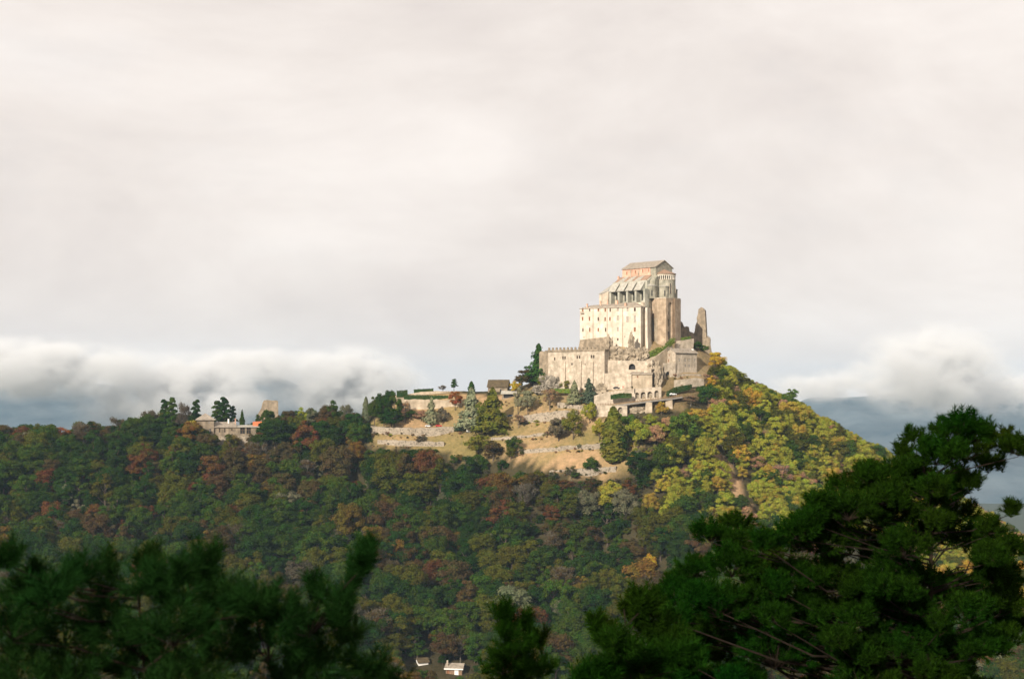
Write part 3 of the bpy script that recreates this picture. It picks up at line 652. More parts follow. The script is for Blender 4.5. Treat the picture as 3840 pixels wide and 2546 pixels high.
# --- priory house on the right
fh = Facade(2533, 888, 0); fh.a = 0
ha = R(38)
hx, hy = (2533 - UC) / F * 888, 888.0
hz0, hz1 = 12.0, (VH - 1321) / F * 888
hr = thing('gatehouse', 'square stone house with slate roof and two window rows by the steps', 'house', (hx, hy, hz0), ha)
LW, GW = 19.0, 8.6
hol = [(x, z, 1.1, 1.7) for x, z in ((3.0, hz0 + 12), (8.2, hz0 + 12), (11.6, hz0 + 12), (16.6, hz0 + 12), (8.2, hz0 + 8), (11.6, hz0 + 8))]
hol = [(a, (VH - v) / F * (888 + a * math.sin(ha)) - .85, w, h) for (a, z, w, h), v in zip(hol, (1350, 1350, 1350, 1350, 1371, 1371))]
gl = [(2.6, (VH - 1331) / F * 890 - .8, .7, 1.5), (2.0, (VH - 1352) / F * 890 - 1, .9, 2.0)]
m = MB(); m.wall((0, 0), (LW, 0), hz0, hz1, hol, .4); m.wall((0, GW), (0, 0), hz0, hz1, gl, .4)
m.add([(0, 0, hz1), (0, GW, hz1), (0, GW / 2, hz1 + 2.6)], [(0, 2, 1)]); m.add([(LW, 0, hz0), (LW, GW, hz0), (LW, GW, hz1), (LW, GW / 2, hz1 + 2.6), (LW, 0, hz1)], [(0, 1, 2, 3, 4)])
m.add([(0, GW, hz0), (LW, GW, hz0), (LW, GW, hz1), (0, GW, hz1)], [(3, 2, 1, 0)])
m.build('wall', 'stone_pale', hr); openings(hr, (0, 0), (LW, 0), hol, .4, 'pane', 'white_paint', .07); openings(hr, (0, GW), (0, 0), gl, .4, 'shutter')
for sgn in (0, 1):
    pts = [(-.7, -.8, hz1 - .2), (LW + .6, -.8, hz1 - .2), (LW + .6, GW / 2, hz1 + 2.8), (-.7, GW / 2, hz1 + 2.8)] if sgn == 0 else [(-.7, GW / 2, hz1 + 2.8), (LW + .6, GW / 2, hz1 + 2.8), (LW + .6, GW + .8, hz1 - .2), (-.7, GW + .8, hz1 - .2)]
    MB().slab(pts, .35).build('roof_slope', 'slate', hr)
MB().box(LW - 1.6, LW - .5, 2.2, 3.3, hz1 + .8, hz1 + 2.6).build('chimney', 'white_paint', hr)
MB().box(-.5, LW + 1.5, -2.0, -.004, hz0 - 4, (VH - 1402) / F * 890).build('plinth', 'stone_pale', hr)

# --- retaining walls and ramps around the abbey
def strip(name, label, pts, thick, mat, cat='wall', group=None, arches=(), glass='stone_dry', rough=0.5):
    """wall along (u, v top, v bottom, Y) points; arches = (u, v spring top, v bottom, width m) cut into the segment that holds them"""
    if not arches:
        q = []
        for a, b in zip(pts[:-1], pts[1:]):
            k = max(1, int(abs(b[0] - a[0]) / 9))
            for i in range(k):
                f = i / k; e_ = rough * random.uniform(-1, 1); q.append(tuple(a[j] + (b[j] - a[j]) * f + (e_ if j == 1 else 0) for j in range(4)))
        pts = q + [pts[-1]]
    P = [((u - UC) / F * Y, Y, (VH - vb) / F * Y, (VH - vt) / F * Y) for u, vt, vb, Y in pts]
    o = thing(name, label, cat, (P[0][0], P[0][1], P[0][2]), 0, group)
    m = MB(); ox, oy = P[0][0], P[0][1]; n = len(P)
    L = [(p[0] - ox, p[1] - oy) for p in P]
    B = []
    for i in range(n):
        a = Vector(L[max(i - 1, 0)]); b = Vector(L[min(i + 1, n - 1)]); d = (b - a).normalized(); B.append((L[i][0] - d.y * thick, L[i][1] + d.x * thick))
    for i in range(n - 1):
        a, b = P[i], P[i + 1]; arcs = []
        for (au, avt, avb, w) in arches:
            if pts[i][0] <= au < pts[i + 1][0]:
                f = (au - pts[i][0]) / (pts[i + 1][0] - pts[i][0]); sl = (Vector(L[i + 1]) - Vector(L[i])).length; Y = a[1] + (b[1] - a[1]) * f
                arcs.append((f * sl - w / 2, (VH - avb) / F * Y, w, (avb - avt) / F * Y, True))
        if arcs:
            m.wall(L[i], L[i + 1], min(a[2], b[2]) - 1, min(a[3], b[3]), arcs, thick * .7)
            m.add([(*L[i], min(a[3], b[3])), (*L[i + 1], min(a[3], b[3])), (*L[i + 1], b[3]), (*L[i], a[3])], [(0, 1, 2, 3)])
            for ar in arcs: MB().pane(L[i], L[i + 1], ar, thick * .69).build('arch_back', glass, o)
        else:
            k = max(1, int((Vector(L[i + 1]) - Vector(L[i])).length / 4))
            m.add([(*L[i], a[2] - 2), (*L[i + 1], b[2] - 2), (*L[i + 1], b[3]), (*L[i], a[3])], [(0, 1, 2, 3)])
        m.add([(*L[i], a[3]), (*L[i + 1], b[3]), (*B[i + 1], b[3]), (*B[i], a[3])], [(0, 1, 2, 3)])
        m.add([(*B[i], a[2] - 2), (*B[i + 1], b[2] - 2), (*B[i + 1], b[3]), (*B[i], a[3])], [(3, 2, 1, 0)])
    for i, s_ in ((0, 1), (n - 1, -1)):
        q = [(*L[i], P[i][2] - 2), (*L[i], P[i][3]), (*B[i], P[i][3]), (*B[i], P[i][2] - 2)]; m.add(q, [(0, 1, 2, 3) if s_ > 0 else (3, 2, 1, 0)])
    m.build('masonry', mat, o); return o
strip('retaining_wall', 'tall pale retaining wall with one dark arch under the rocks', [(2270, 1350, 1404, 888), (2340, 1351, 1408, 886), (2430, 1353, 1402, 882), (2446, 1350, 1402, 881)], 3.5, 'stone_pale', arches=((2370, 1364, 1386, 4.2),), glass='pane')
strip('retaining_wall', 'lower pale stone wall left of the small flat-roofed lodge', [(2268, 1400, 1448, 881), (2310, 1399, 1452, 879), (2368, 1404, 1455, 876)], 2.5, 'stone_pale')
fl = Facade(2445, 874, 14); lz0, lz1 = 4.0, fl.z(2445, 1402); ll = fl.x(2365)
lo = fl.root('lodge', 'small flat-roofed stone lodge below the dark arch', 'building', lz0)
hol = [(fl.x(2391) - ll - .4, fl.z(2391, 1412) - .8, .8, 1.4, True)]
m = MB(); m.wall((ll, 0), (0, 0), lz0, lz1, hol, .5); m.add([(0, 0, lz0), (0, 8, lz0), (0, 8, lz1), (0, 0, lz1)], [(0, 1, 2, 3)]); m.add([(ll, 0, lz0), (ll, 0, lz1), (ll, 8, lz1), (ll, 8, lz0)], [(0, 1, 2, 3)]); m.build('wall', 'stone_tan', lo)
openings(lo, (ll, 0), (0, 0), hol, .5, 'shutter')
MB().slab([(ll - .5, -.6, lz1 + .3), (.5, -.6, lz1 + .3), (.5, 8, lz1 + 1.6), (ll - .5, 8, lz1 + 1.6)], .7).build('roof', 'slate', lo)
MB().box(fl.x(2412) , fl.x(2440), 3, 8, lz1 + .5, lz1 + 3.2).build('penthouse', 'stone_pale', lo)
strip('stair_wall', 'steep diagonal stair wall climbing to the church base', [(2436, 1350, 1400, 884), (2470, 1330, 1388, 888), (2500, 1306, 1360, 893), (2522, 1285, 1330, 899)], 3.0, 'stone_tan')
strip('terrace_wall', 'pale wall with arch left of the square stone house', [(2492, 1362, 1440, 884), (2510, 1362, 1440, 885.5), (2533, 1362, 1440, 886.8)], 2.0, 'stone_pale', arches=((2505, 1393, 1440, 3.2),), glass='pane')
strip('terrace_wall', 'pale terrace wall above the square house roof', [(2536, 1290, 1325, 905), (2565, 1283, 1325, 908), (2600, 1281, 1320, 912)], 2.0, 'stone_pale')
strip('terrace_wall', 'small pale terrace wall carrying the shrub above the slate roof', [(2540, 1278, 1296, 912), (2570, 1275, 1292, 914), (2602, 1270, 1288, 917)], 1.5, 'stone_pale')
strip('garden_wall', 'bright low wall below the square stone house', [(2530, 1425, 1446, 878), (2570, 1422, 1442, 880), (2610, 1417, 1438, 884), (2640, 1420, 1440, 888)], 1.2, 'stone_pale')
strip('arcade_wall', 'long pale road wall with four open arches', [(2228, 1484, 1512, 868), (2275, 1470, 1510, 868), (2330, 1462, 1506, 868), (2382, 1457, 1504, 868), (2480, 1450, 1496, 868)], 2.6, 'stone_pale',
      arches=((2388, 1472, 1496, 3.0), (2412, 1470, 1494, 3.0), (2437, 1468, 1492, 3.0), (2462, 1464, 1490, 2.6)), glass='stone_dry')
strip('bridge_abutment', 'pale lower abutment wall with a single arch below the deck', [(2228, 1516, 1552, 861), (2296, 1520, 1556, 858), (2352, 1522, 1552, 857)], 2.5, 'stone_pale', arches=((2326, 1527, 1548, 2.8),), glass='stone_dry')
# timber railed road deck on stone piers
deck_pts = [(2232, 1519, 861), (2300, 1516, 858), (2380, 1506, 858), (2450, 1497, 860), (2520, 1489, 863), (2560, 1483, 866)]
DP = [at(u, v, Y) for u, v, Y in deck_pts]
dk = thing('road_deck', 'timber railed road deck climbing right past the arches', 'bridge', DP[0])
m = MB(); O = DP[0]
for a, b in zip(DP[:-1], DP[1:]):
    A, B_ = a - O, b - O; m.slab([(A.x, A.y, a.z - .6), (B_.x, B_.y, b.z - .6), (B_.x, B_.y + 7, b.z - .6), (A.x, A.y + 7, a.z - .6)], .9)
m.build('deck', 'asphalt', dk)
m = MB()
for a, b in zip(DP[:-1], DP[1:]):
    A, B_ = a - O, b - O
    for dz in (.35, .9): m.tube([(A.x, A.y, a.z - .6 + dz), (B_.x, B_.y, b.z - .6 + dz)], [.11, .11], 4)
m.build('rail', 'timber', dk)
post = None
for a, b in zip(DP[:-1], DP[1:]):
    nn = int((b - a).length / 1.5)
    for i in range(nn):
        p = a.lerp(b, i / nn) - O
        if post is None: pm = MB().box(-.12, .12, -.14, .14, -.6, .75); po = pm.build('rail_post', 'timber', dk, dz=0); post = po.data
        else: po = link('rail_post', post, dk, 0)
        po.location = (p.x, p.y - .12, p.z + .2)
for u, v0, v1, Y, w in ((2433, 1508, 1560, 859, 4.0), (2508, 1499, 1552, 863, 4.4)):
    c = at(u, v0, Y) - O; zl = (VH - v1) / F * Y - DP[0].z
    m = MB(); z1 = c.z - .1; m.add([(c.x - w * .62, c.y - 1.2, zl), (c.x + w * .5, c.y - 1.2, zl), (c.x + w * .5, c.y + 5, zl), (c.x - w * .62, c.y + 5, zl), (c.x - w * .42, c.y + .2, z1), (c.x + w * .5, c.y + .2, z1), (c.x + w * .5, c.y + 5, z1), (c.x - w * .42, c.y + 5, z1)], [(0, 1, 5, 4), (1, 2, 6, 5), (3, 0, 4, 7), (4, 5, 6, 7)])
    m.build('pier', 'stone_tan', dk, dz=0)

# --- rocks
def rock(label, u, v, Y, rx, ry, rz_, seed, mat='rock', spiky=.45):
    p = at(u, v, Y); o = None
    n, k = 30, 20; vs = []; fs = []
    for j in range(k + 1):
        th = math.pi * j / k
        for i in range(n):
            ph = 2 * math.pi * i / n; d = Vector((math.sin(th) * math.cos(ph), math.sin(th) * math.sin(ph), math.cos(th)))
            f = 1 + spiky * mnoise.fractal(d * 1.7 + Vector((seed, 0, 0)), .8, 2.1, 5) + .35 * abs(mnoise.noise(d * 3.3 + Vector((0, seed, 0)))) - .22 * (1 - abs(mnoise.noise(d * 5.1 + Vector((0, 0, seed))))) ** 4
            vs.append((d.x * rx * f, d.y * ry * f, d.z * rz_ * f + rz_ * .6))
    for j in range(k):
        for i in range(n): fs.append((j * n + i, (j + 1) * n + i, (j + 1) * n + (i + 1) % n, j * n + (i + 1) % n))
    o = MB().add(vs, fs).build('rock_outcrop', mat); o.location = (p.x, p.y, p.z); o['zb'] = p.z
    return tag(o, label, 'rock')
rock('dark-sided rock horn left of the pinnacle under the cream wing', 2284, 1322, 899, 2.6, 3, 6.4, 1.3)
rock('broad brown crag directly above the battlements right end', 2300, 1352, 893, 6.2, 4, 5.0, 2.7)
rock('slender rock pinnacle rising in front of the cream wing', 2367, 1318, 896, 1.9, 1.9, 7.0, 3.9, 'rock', .4)
rock('knobbly brown crag left below the rock pinnacle', 2338, 1352, 891, 4.6, 4, 4.6, 5.1)
rock('brown crag right below the rock pinnacle', 2374, 1350, 891, 4.8, 4, 5.0, 15.1)
rock('brown crag at the foot of the corner buttress', 2408, 1346, 892, 4.0, 3.5, 4.2, 6.6)
rock('pale jagged rock rib between the lodge and the arched wall', 2468, 1440, 878, 2.7, 3, 8.2, 8.2, 'rock', .4)
rock('pale rock leaning beside the steep stair wall', 2440, 1388, 884, 3, 3, 3.6, 9.4)
rock('tan rock face below the corner of the battlemented hall', 2252, 1482, 881, 4.6, 3, 4.6, 10.1, 'rock')
rock('grey stepped rock under the dark conifer left of the hall', 2075, 1456, 900, 5.0, 3.5, 4.4, 11.8, 'rock_grey')
rock('grey ledge rock left of the stepped rock under the conifer', 2045, 1440, 904, 4.0, 3.5, 3.2, 21.8, 'rock_grey')
rock('low grey slope rock left below the battlemented hall', 2022, 1470, 903, 4.5, 4, 2.6, 12.6, 'rock_grey')
rock('brown rock face under the road deck between its piers', 2395, 1560, 861, 6.0, 3, 3.4, 13.3)

# --- terrace walls over the meadow and along the road (stood on the terrain)
def terrace(name, label, pts, thick, mat='stone_dry', cat='wall'):
    q = []
    for u, vt, vb in pts: p = hit(u, vb); q.append((u, vt, vb, p.y))
    return strip(name, label, q, thick, mat, cat, rough=2.2)
terrace('road_wall', 'long grey stone wall carrying the road with parked cars', [(1390, 1598, 1626), (1450, 1603, 1632), (1550, 1605, 1634), (1650, 1601, 1634), (1705, 1598, 1624)], 5.0)
terrace('terrace_wall', 'rubble terrace wall in grass below the road wall', [(1415, 1650, 1666), (1500, 1652, 1674), (1580, 1654, 1676), (1665, 1657, 1674)], 2.0)
terrace('garden_wall', 'tan garden wall under the clipped hedges', [(1508, 1499, 1538), (1600, 1497, 1534), (1690, 1499, 1528), (1730, 1502, 1528)], 3.0, 'stone_tan')
terrace('terrace_wall', 'pale rubble wall along the upper edge of the meadow', [(1962, 1560, 1585), (2030, 1549, 1584), (2100, 1540, 1578), (2165, 1538, 1562)], 2.5)
terrace('terrace_wall', 'short pale wall in the meadow right of the olive bush', [(1840, 1642, 1655), (1920, 1636, 1650), (2000, 1628, 1642), (2060, 1618, 1632)], 1.5)
terrace('terrace_wall', 'long pale rubble wall crossing the middle of the meadow', [(1905, 1690, 1704), (2000, 1684, 1702), (2100, 1674, 1694), (2200, 1666, 1688), (2268, 1660, 1682)], 1.8)
terrace('terrace_wall', 'lowest pale rubble wall at the foot of the meadow', [(2060, 1763, 1777), (2150, 1758, 1782), (2250, 1752, 1780), (2310, 1747, 1772)], 1.8)
terrace('terrace_wall', 'pale path wall under the two bluish conifers', [(2090, 1508, 1530), (2150, 1518, 1534), (2228, 1526, 1548)], 1.8)

# --- tower house on the left crest
th_p = hit(770, 1655); ty = max(th_p.y, 915)
tz0 = (VH - 1672) / F * ty
th = thing('tower_house', 'pale tower house with pyramid roof and long low wing among trees', 'house', ((770 - UC) / F * ty, ty, tz0), R(14))
tw = 5.3; zt1 = (VH - 1573) / F * ty
hw_ = [(7.1, (VH - 1580) / F * ty - 1.4, .8, 1.3), (7.4, (VH - 1608) / F * ty - 2.8, 1.3, 3.0)]
m = MB(); m.wall((-tw, -tw), (tw, -tw), tz0, zt1, hw_, .4); m.wall((-tw, tw), (-tw, -tw), tz0, zt1, [(4, zt1 - 5, .8, 1.4)], .4); m.wall((tw, -tw), (tw, tw), tz0, zt1, [], .4); m.wall((tw, tw), (-tw, tw), tz0, zt1, [], .4)
m.build('wall', 'stone_ruin', th); openings(th, (-tw, -tw), (tw, -tw), hw_, .4, 'pane', 'white_paint', .06); openings(th, (-tw, tw), (-tw, -tw), [(4, zt1 - 5, .8, 1.4)], .4)
zp = (VH - 1550) / F * ty; ov = 1.1
MB().add([(-tw - ov, -tw - ov, zt1), (tw + ov, -tw - ov, zt1), (tw + ov, tw + ov, zt1), (-tw - ov, tw + ov, zt1), (0, 0, zp + .2), (-tw - ov, -tw - ov, zt1 - .35), (tw + ov, -tw - ov, zt1 - .35), (tw + ov, tw + ov, zt1 - .35), (-tw - ov, tw + ov, zt1 - .35)],
         [(0, 1, 4), (1, 2, 4), (2, 3, 4), (3, 0, 4), (5, 6, 1, 0), (6, 7, 2, 1), (8, 5, 0, 3), (8, 7, 6, 5)]).build('roof', 'slate', th)
wx1 = tw + 29; zw = (VH - 1601) / F * ty
hw2 = [(x, zw - z, w, h) for x, z, w, h in ((3.2, 3.4, .8, 2.6), (6.5, 3.4, .8, 2.6), (11, 2.4, .9, 1.3), (16.8, 4.4, 3.0, 4.0), (21, 4.4, 2.6, 4.0), (11.2, 5.2, .8, .9))]
m = MB(); m.wall((tw + .003, -tw + 1), (wx1, -tw + 1), tz0, zw, hw2, .6); m.add([(wx1, -tw + 1, tz0), (wx1, 5, tz0), (wx1, 5, zw), (wx1, -tw + 1, zw)], [(0, 1, 2, 3)]); m.build('wing_wall', 'stone_ruin', th)
openings(th, (tw + .003, -tw + 1), (wx1, -tw + 1), hw2, .6, 'pane', 'timber', .06)
MB().slab([(tw + .01, -tw + .2, zw + .1), (tw + 14.5, -tw + .2, zw + .1), (tw + 14.5, 4, zw + 3.3), (tw + .01, 4, zw + 3.3)], .35).build('wing_roof', 'slate', th)
MB().slab([(tw + 14.6, -tw + .2, zw + .1), (wx1 + .5, -tw + .2, zw + .1), (wx1 + .5, 4, zw + 1.2), (tw + 14.6, 4, zw + 1.2)], .35).build('wing_roof', 'slate_pale', th)
MB().box(tw + 9, tw + 10, 1, 2, zw + 2, zw + 5.3).build('chimney', 'white_paint', th); MB().box(tw + 13.6, tw + 14.3, 0, .7, zw + 1.4, zw + 5.6).build('chimney', 'pink_plaster', th)
terrace('retaining_wall', 'rough grey retaining wall under the tower house wing', [(782, 1640, 1676), (850, 1640, 1680), (920, 1632, 1672), (965, 1630, 1660)], 2.0)
strip('terrace_parapet', 'orange mesh barrier on the terrace beside the low wing', [(948, 1581, 1598, ty + 6), (975, 1580, 1597, ty + 7), (1000, 1583, 1597, ty + 8)], .3, 'orange_mesh', 'barrier')
ruin('ruined_keep', 'square ruined stone keep rising above trees on the crest', [(975, 1625), (1044, 1625), (1043, 1560), (1042, 1504), (1036, 1501), (1020, 1502), (1003, 1499), (990, 1501), (985, 1510), (981, 1530), (968, 1552), (965, 1575), (960, 1590)], ty + 20, 9, R(8), 'stone_ruin', -20)

# --- small buildings and roofs in the garden
def hut(name, label, u, v0, v1, Y, w, d, rz, wall, roof, rise, dark=True):
    p = at(u, v0, Y); zt = (VH - v1) / F * Y - rise
    o = thing(name, label, 'building', p, rz)
    hs = [(w * .12, p.z + .2, w * .76, (zt - p.z) * .75)] if dark else [(w * .3, p.z + .6, 1.0, 1.6), (w * .62, p.z + .6, 1.0, 1.6)]
    m = MB(); m.wall((-w / 2, 0), (w / 2, 0), p.z - 2, zt, hs, 1.6 if dark else .4); m.wall((w / 2, 0), (w / 2, d), p.z - 2, zt); m.wall((-w / 2, d), (-w / 2, 0), p.z - 2, zt); m.wall((w / 2, d), (-w / 2, d), p.z - 2, zt)
    for s_ in (-1, 1): m.add([(s_ * w / 2, 0, zt), (s_ * w / 2, d, zt), (s_ * w / 2, d / 2, zt + rise)], [(0, 1, 2) if s_ > 0 else (0, 2, 1)])
    m.build('wall', wall, o); openings(o, (-w / 2, 0), (w / 2, 0), hs, 1.6 if dark else .4)
    MB().slab([(-w / 2 - .6, -.8, zt - .1), (w / 2 + .6, -.8, zt - .1), (w / 2 + .6, d / 2, zt + rise + .15), (-w / 2 - .6, d / 2, zt + rise + .15)], .3).build('roof_slope', roof, o)
    MB().slab([(-w / 2 - .6, d / 2, zt + rise + .15), (w / 2 + .6, d / 2, zt + rise + .15), (w / 2 + .6, d + .8, zt - .1), (-w / 2 - .6, d + .8, zt - .1)], .3).build('roof_slope', roof, o)
    return o
hut('garden_shelter', 'open-fronted shelter with grey roof beside the yellow tree', 1908, 1493, 1466, 918, 9.0, 5, R(-6), 'stone_ruin', 'slate_pale', 1.6)
hut('thatched_hut', 'brown peaked hut roof on the garden skyline', 1866, 1472, 1424, 934, 13, 9, R(-10), 'stone_ruin', 'thatch', 4.6, False)
hut('roadside_kiosk', 'small white kiosk under trees at the road bend', 1757, 1610, 1588, 890, 3.2, 3, R(-10), 'white_paint', 'white_paint', 1.2, False)
ruin('statue', 'dark draped statue on a pale plinth at the path bend', [(2003, 1466), (2012, 1466), (2013, 1455), (2010, 1445), (2007, 1438), (2004, 1436), (2001, 1441), (1998, 1450), (2000, 1458)], 908, 1.6, 0, 'pane', (VH - 1466) / F * 908, 'statue')
# house at the bottom of the wood
hpx = hit(1702, 2546); hY = 694.0; zh0 = (VH - 2575) / F * hY
bh = thing('chalet', 'chalet with white eaves and brown shutters in the wood at the bottom', 'house', ((1702 - UC) / F * hY, hY, zh0), R(-8))
zh1 = (VH - 2505) / F * hY; w_ = 4.0
hs = [(.6, zh1 - 2.6, 1.1, 1.9), (4.6, zh1 - 3.0, .9, 2.6)]
m = MB(); m.wall((-w_, 0), (w_, 0), zh0, zh1, hs, .4); m.wall((w_, 0), (w_, 8), zh0, zh1); m.wall((-w_, 8), (-w_, 0), zh0, zh1); m.wall((w_, 8), (-w_, 8), zh0, zh1); m.build('wall', 'timber', bh); openings(bh, (-w_, 0), (w_, 0), hs, .4, 'shutter')
MB().slab([(-w_ - .7, -1, zh1), (w_ + .7, -1, zh1), (w_ + .7, 4, zh1 + 2.0), (-w_ - .7, 4, zh1 + 2.0)], .3).build('roof_slope', 'slate', bh)
MB().slab([(-w_ - .7, 4, zh1 + 2.0), (w_ + .7, 4, zh1 + 2.0), (w_ + .7, 9, zh1), (-w_ - .7, 9, zh1)], .3).build('roof_slope', 'slate', bh)
MB().box(-w_ - .75, w_ + .75, -1.12, -1.004, zh1 - .45, zh1 + .12).build('fascia', 'white_paint', bh)
MB().box(-w_ + .2, -w_ + .9, 1, 1.8, zh1 + .5, zh1 + 3.6).build('chimney', 'stone_pale', bh)
MB().box(-1, w_ + .5, -1.6, -.004, zh1 - 4.6, zh1 - 4.2).build('balcony', 'white_paint', bh)
MB().box(.3, 2.3, -.14, -.004, zh1 - 3.4, zh1 - .5).build('wall_panel', 'white_paint', bh)
h2 = hut('cottage', 'white gabled cottage half hidden in trees left of the chalet', 1588, 2540, 2468, 704, 5, 5, R(20), 'white_paint', 'thatch', 1.6, False)

# --- cars on the road, white van, one walker
def car(label, u, v, Y, rz, paint, group=None):
    p = at(u, v, Y); o = thing('parked_car', label, 'car', p, rz, group); z = p.z
    m = MB(); L_ = 2.05
    prof = [(-L_, .35), (L_, .35), (L_, .75), (L_ - .15, .9), (1.0, .98), (.35, 1.42), (-1.1, 1.45), (-1.75, 1.0), (-L_, .95)]
    n = len(prof); m.add([(x, -.85, z + q) for x, q in prof] + [(x, .85, z + q) for x, q in prof], [tuple(range(n)), tuple(range(2 * n - 1, n - 1, -1))] + [(i, n + i, n + (i + 1) % n, (i + 1) % n) for i in range(n)]); m.build('body', paint, o)
    for y in (-.862, .862):
        MB().add([(-1.5, y, z + 1.0), (.75, y, z + 1.0), (.3, y, z + 1.36), (-1.05, y, z + 1.38)], [(0, 1, 2, 3) if y < 0 else (3, 2, 1, 0)]).build('side_window', 'pane', o)
        for x in (-1.25, 1.3): MB().tube([(x, y * .9, z + .33), (x, y * 1.03, z + .33)], [.33, .33], 10).build('wheel', 'rubber', o)
    MB().add([(.4, -.7, z + 1.40), (1.02, -.75, z + 1.0), (1.02, .75, z + 1.0), (.4, .7, z + 1.40)], [(0, 1, 2, 3)]).build('windscreen', 'pane', o)
    return o
car('bright red car parked on the wall-lined road', 1645, 1600, 903, R(4), 'red_paint')
car('white car parked left of the red car', 1606, 1601, 904, R(4), 'car_white')
car('pale car half hidden under the big olive conifers', 1890, 1566, 893, R(-12), 'car_white')
car('blue car behind the pale car under the conifers', 1916, 1563, 895, R(-12), 'car_blue')
car('white car parked on the deck right of the arches', 2524, 1482, 866.5, R(12), 'car_white')
car('white camper on the crest road beside the slim poplar', 1352, 1584, 925, R(10), 'car_white')
car('dark car parked at the foot of the lodge wall', 2312, 1459, 873, R(14), 'car_dark')
def person(label, u, v, Y, cloth):
    p = at(u, v, Y); o = thing('person', label, 'person', p); z = 0
    me = bpy.data.meshes.new('body')
    J = [(0, 0, .95), (0, 0, 1.2), (0, 0, 1.45), (0, 0, 1.55), (0, -.02, 1.72), (.1, 0, .9), (.12, -.04, .5), (.14, .04, .06), (-.1, 0, .9), (-.12, .06, .5), (-.13, .0, .06), (.2, 0, 1.4), (.27, .03, 1.12), (.27, -.08, .9), (-.2, 0, 1.4), (-.27, .02, 1.12), (-.26, -.08, .9), (.15, -.1, .03), (-.14, -.14, .03)]
    Ed = [(0, 1), (1, 2), (2, 3), (3, 4), (0, 5), (5, 6), (6, 7), (0, 8), (8, 9), (9, 10), (2, 11), (11, 12), (12, 13), (2, 14), (14, 15), (15, 16), (7, 17), (10, 18)]
    rad = [.15, .14, .15, .06, .10, .1, .07, .05, .1, .07, .05, .07, .05, .04, .07, .05, .04, .045, .045]
    me.from_pydata(J, Ed, []); b = link('body', me, o); me.materials.append(MATS[cloth])
    sk = b.modifiers.new('skin', 'SKIN'); me.skin_vertices or None
    for i, r in enumerate(rad): me.skin_vertices[0].data[i].radius = (r, r)
    me.skin_vertices[0].data[0].use_root = True
    b.modifiers.new('sub', 'SUBSURF').levels = 1
    return o
person('person in red jacket standing on the road by the lodge', 2336, 1457, 871, 'cloth_red')

# --- clipped hedges: leafy boxes
def leaf_quads(C, N, size):
    """one small quad per leaf: centres C (n,3), normals N, edge lengths"""
    n = len(C); r = RNG.normal(size=(n, 3)); a = np.cross(N, r); a /= np.linalg.norm(a, axis=1, keepdims=True) + 1e-9; b = np.cross(N, a)
    s = (size * (0.6 + 0.8 * RNG.random(n)))[:, None] * .5
    V = np.stack([C - a * s - b * s * .7, C + a * s - b * s * .7, C + a * s * .8 + b * s * .9, C - a * s * .8 + b * s * .9], 1).reshape(-1, 3)
    return V, np.arange(4 * n).reshape(-1, 4)
def hedge(label, pts, w, mat='hedge', size=.5, dens=14):
    P = [at(u, v, Y) for u, v, Y, h in pts]; O = P[0]; Cs = []; Ns = []
    for (a, b, q0, q1) in zip(P[:-1], P[1:], pts[:-1], pts[1:]):
        L_ = (b - a).length; n = int(L_ * w * dens) + 60; t = RNG.random(n)
        base = np.array(a)[None] * (1 - t[:, None]) + np.array(b)[None] * t[:, None]; h = q0[3] * (1 - t) + q1[3] * t
        f = RNG.random((n, 2)); side = RNG.integers(0, 3, n)
        y = np.where(side == 0, -w / 2, (f[:, 0] - .5) * w); zz = np.where(side == 1, h, f[:, 1] * h) + RNG.normal(0, .12, n)
        d = (b - a).normalized(); nn = np.array([-d.y, d.x, 0])
        Cs.append(base + nn[None] * y[:, None] + np.c_[np.zeros(n), np.zeros(n), zz]); Ns.append(np.where((side == 1)[:, None], [0, 0, 1], -nn) + RNG.normal(0, .5, (n, 3)))
    C = np.concatenate(Cs) - np.array(O); N = np.concatenate(Ns); N /= np.linalg.norm(N, axis=1, keepdims=True)
    V, Fq = leaf_quads(C, N, np.full(len(C), size))
    o = thing('hedge', label, 'hedge', O); link('foliage', np_mesh('foliage', V, Fq, [mat]), o)
    m = MB(); I = [p - O for p in P]
    for a, b, q0, q1 in zip(I[:-1], I[1:], pts[:-1], pts[1:]):
        m.add([(a.x, a.y - w * .4, a.z - 1), (b.x, b.y - w * .4, b.z - 1), (b.x, b.y + w * .4, b.z - 1), (a.x, a.y + w * .4, a.z - 1), (a.x, a.y - w * .4, a.z + q0[3] * .85), (b.x, b.y - w * .4, b.z + q1[3] * .85), (b.x, b.y + w * .4, b.z + q1[3] * .85), (a.x, a.y + w * .4, a.z + q0[3] * .85)], [(4, 5, 6, 7), (0, 1, 5, 4), (1, 2, 6, 5), (2, 3, 7, 6), (3, 0, 4, 7)])
    m.build('core', mat, o, dz=0)
    return o
strip('garden_wall', 'low tan wall carrying the flat-topped skyline hedge', [(1484, 1482, 1500, 929), (1530, 1478, 1500, 931), (1580, 1469, 1500, 933), (1640, 1466, 1500, 934), (1720, 1468, 1500, 935)], 2.0, 'stone_tan')
hedge('dark clipped hedge block at the left end of the garden skyline', [(1488, 1484, 930, 3.0), (1528, 1481, 931, 3.2)], 3)
hedge('long flat-topped dark hedge on the garden skyline', [(1552, 1470, 934, 1.6), (1625, 1467, 935, 1.6)], 2)
hedge('green hedge above the tan garden wall', [(1515, 1497, 926, 2.6), (1600, 1496, 927, 2.4), (1680, 1496, 927, 2.0)], 2.5)
hedge('bright green hedge along the steep stairs to the church', [(2448, 1345, 889, 1.8), (2480, 1322, 893, 2.2), (2524, 1283, 901, 2.6)], 4, 'ivy')
hedge('rounded blue-green shrub bank left of the stair hedge', [(2436, 1337, 893, 2.4), (2472, 1322, 896, 3.2)], 5, 'ivy')
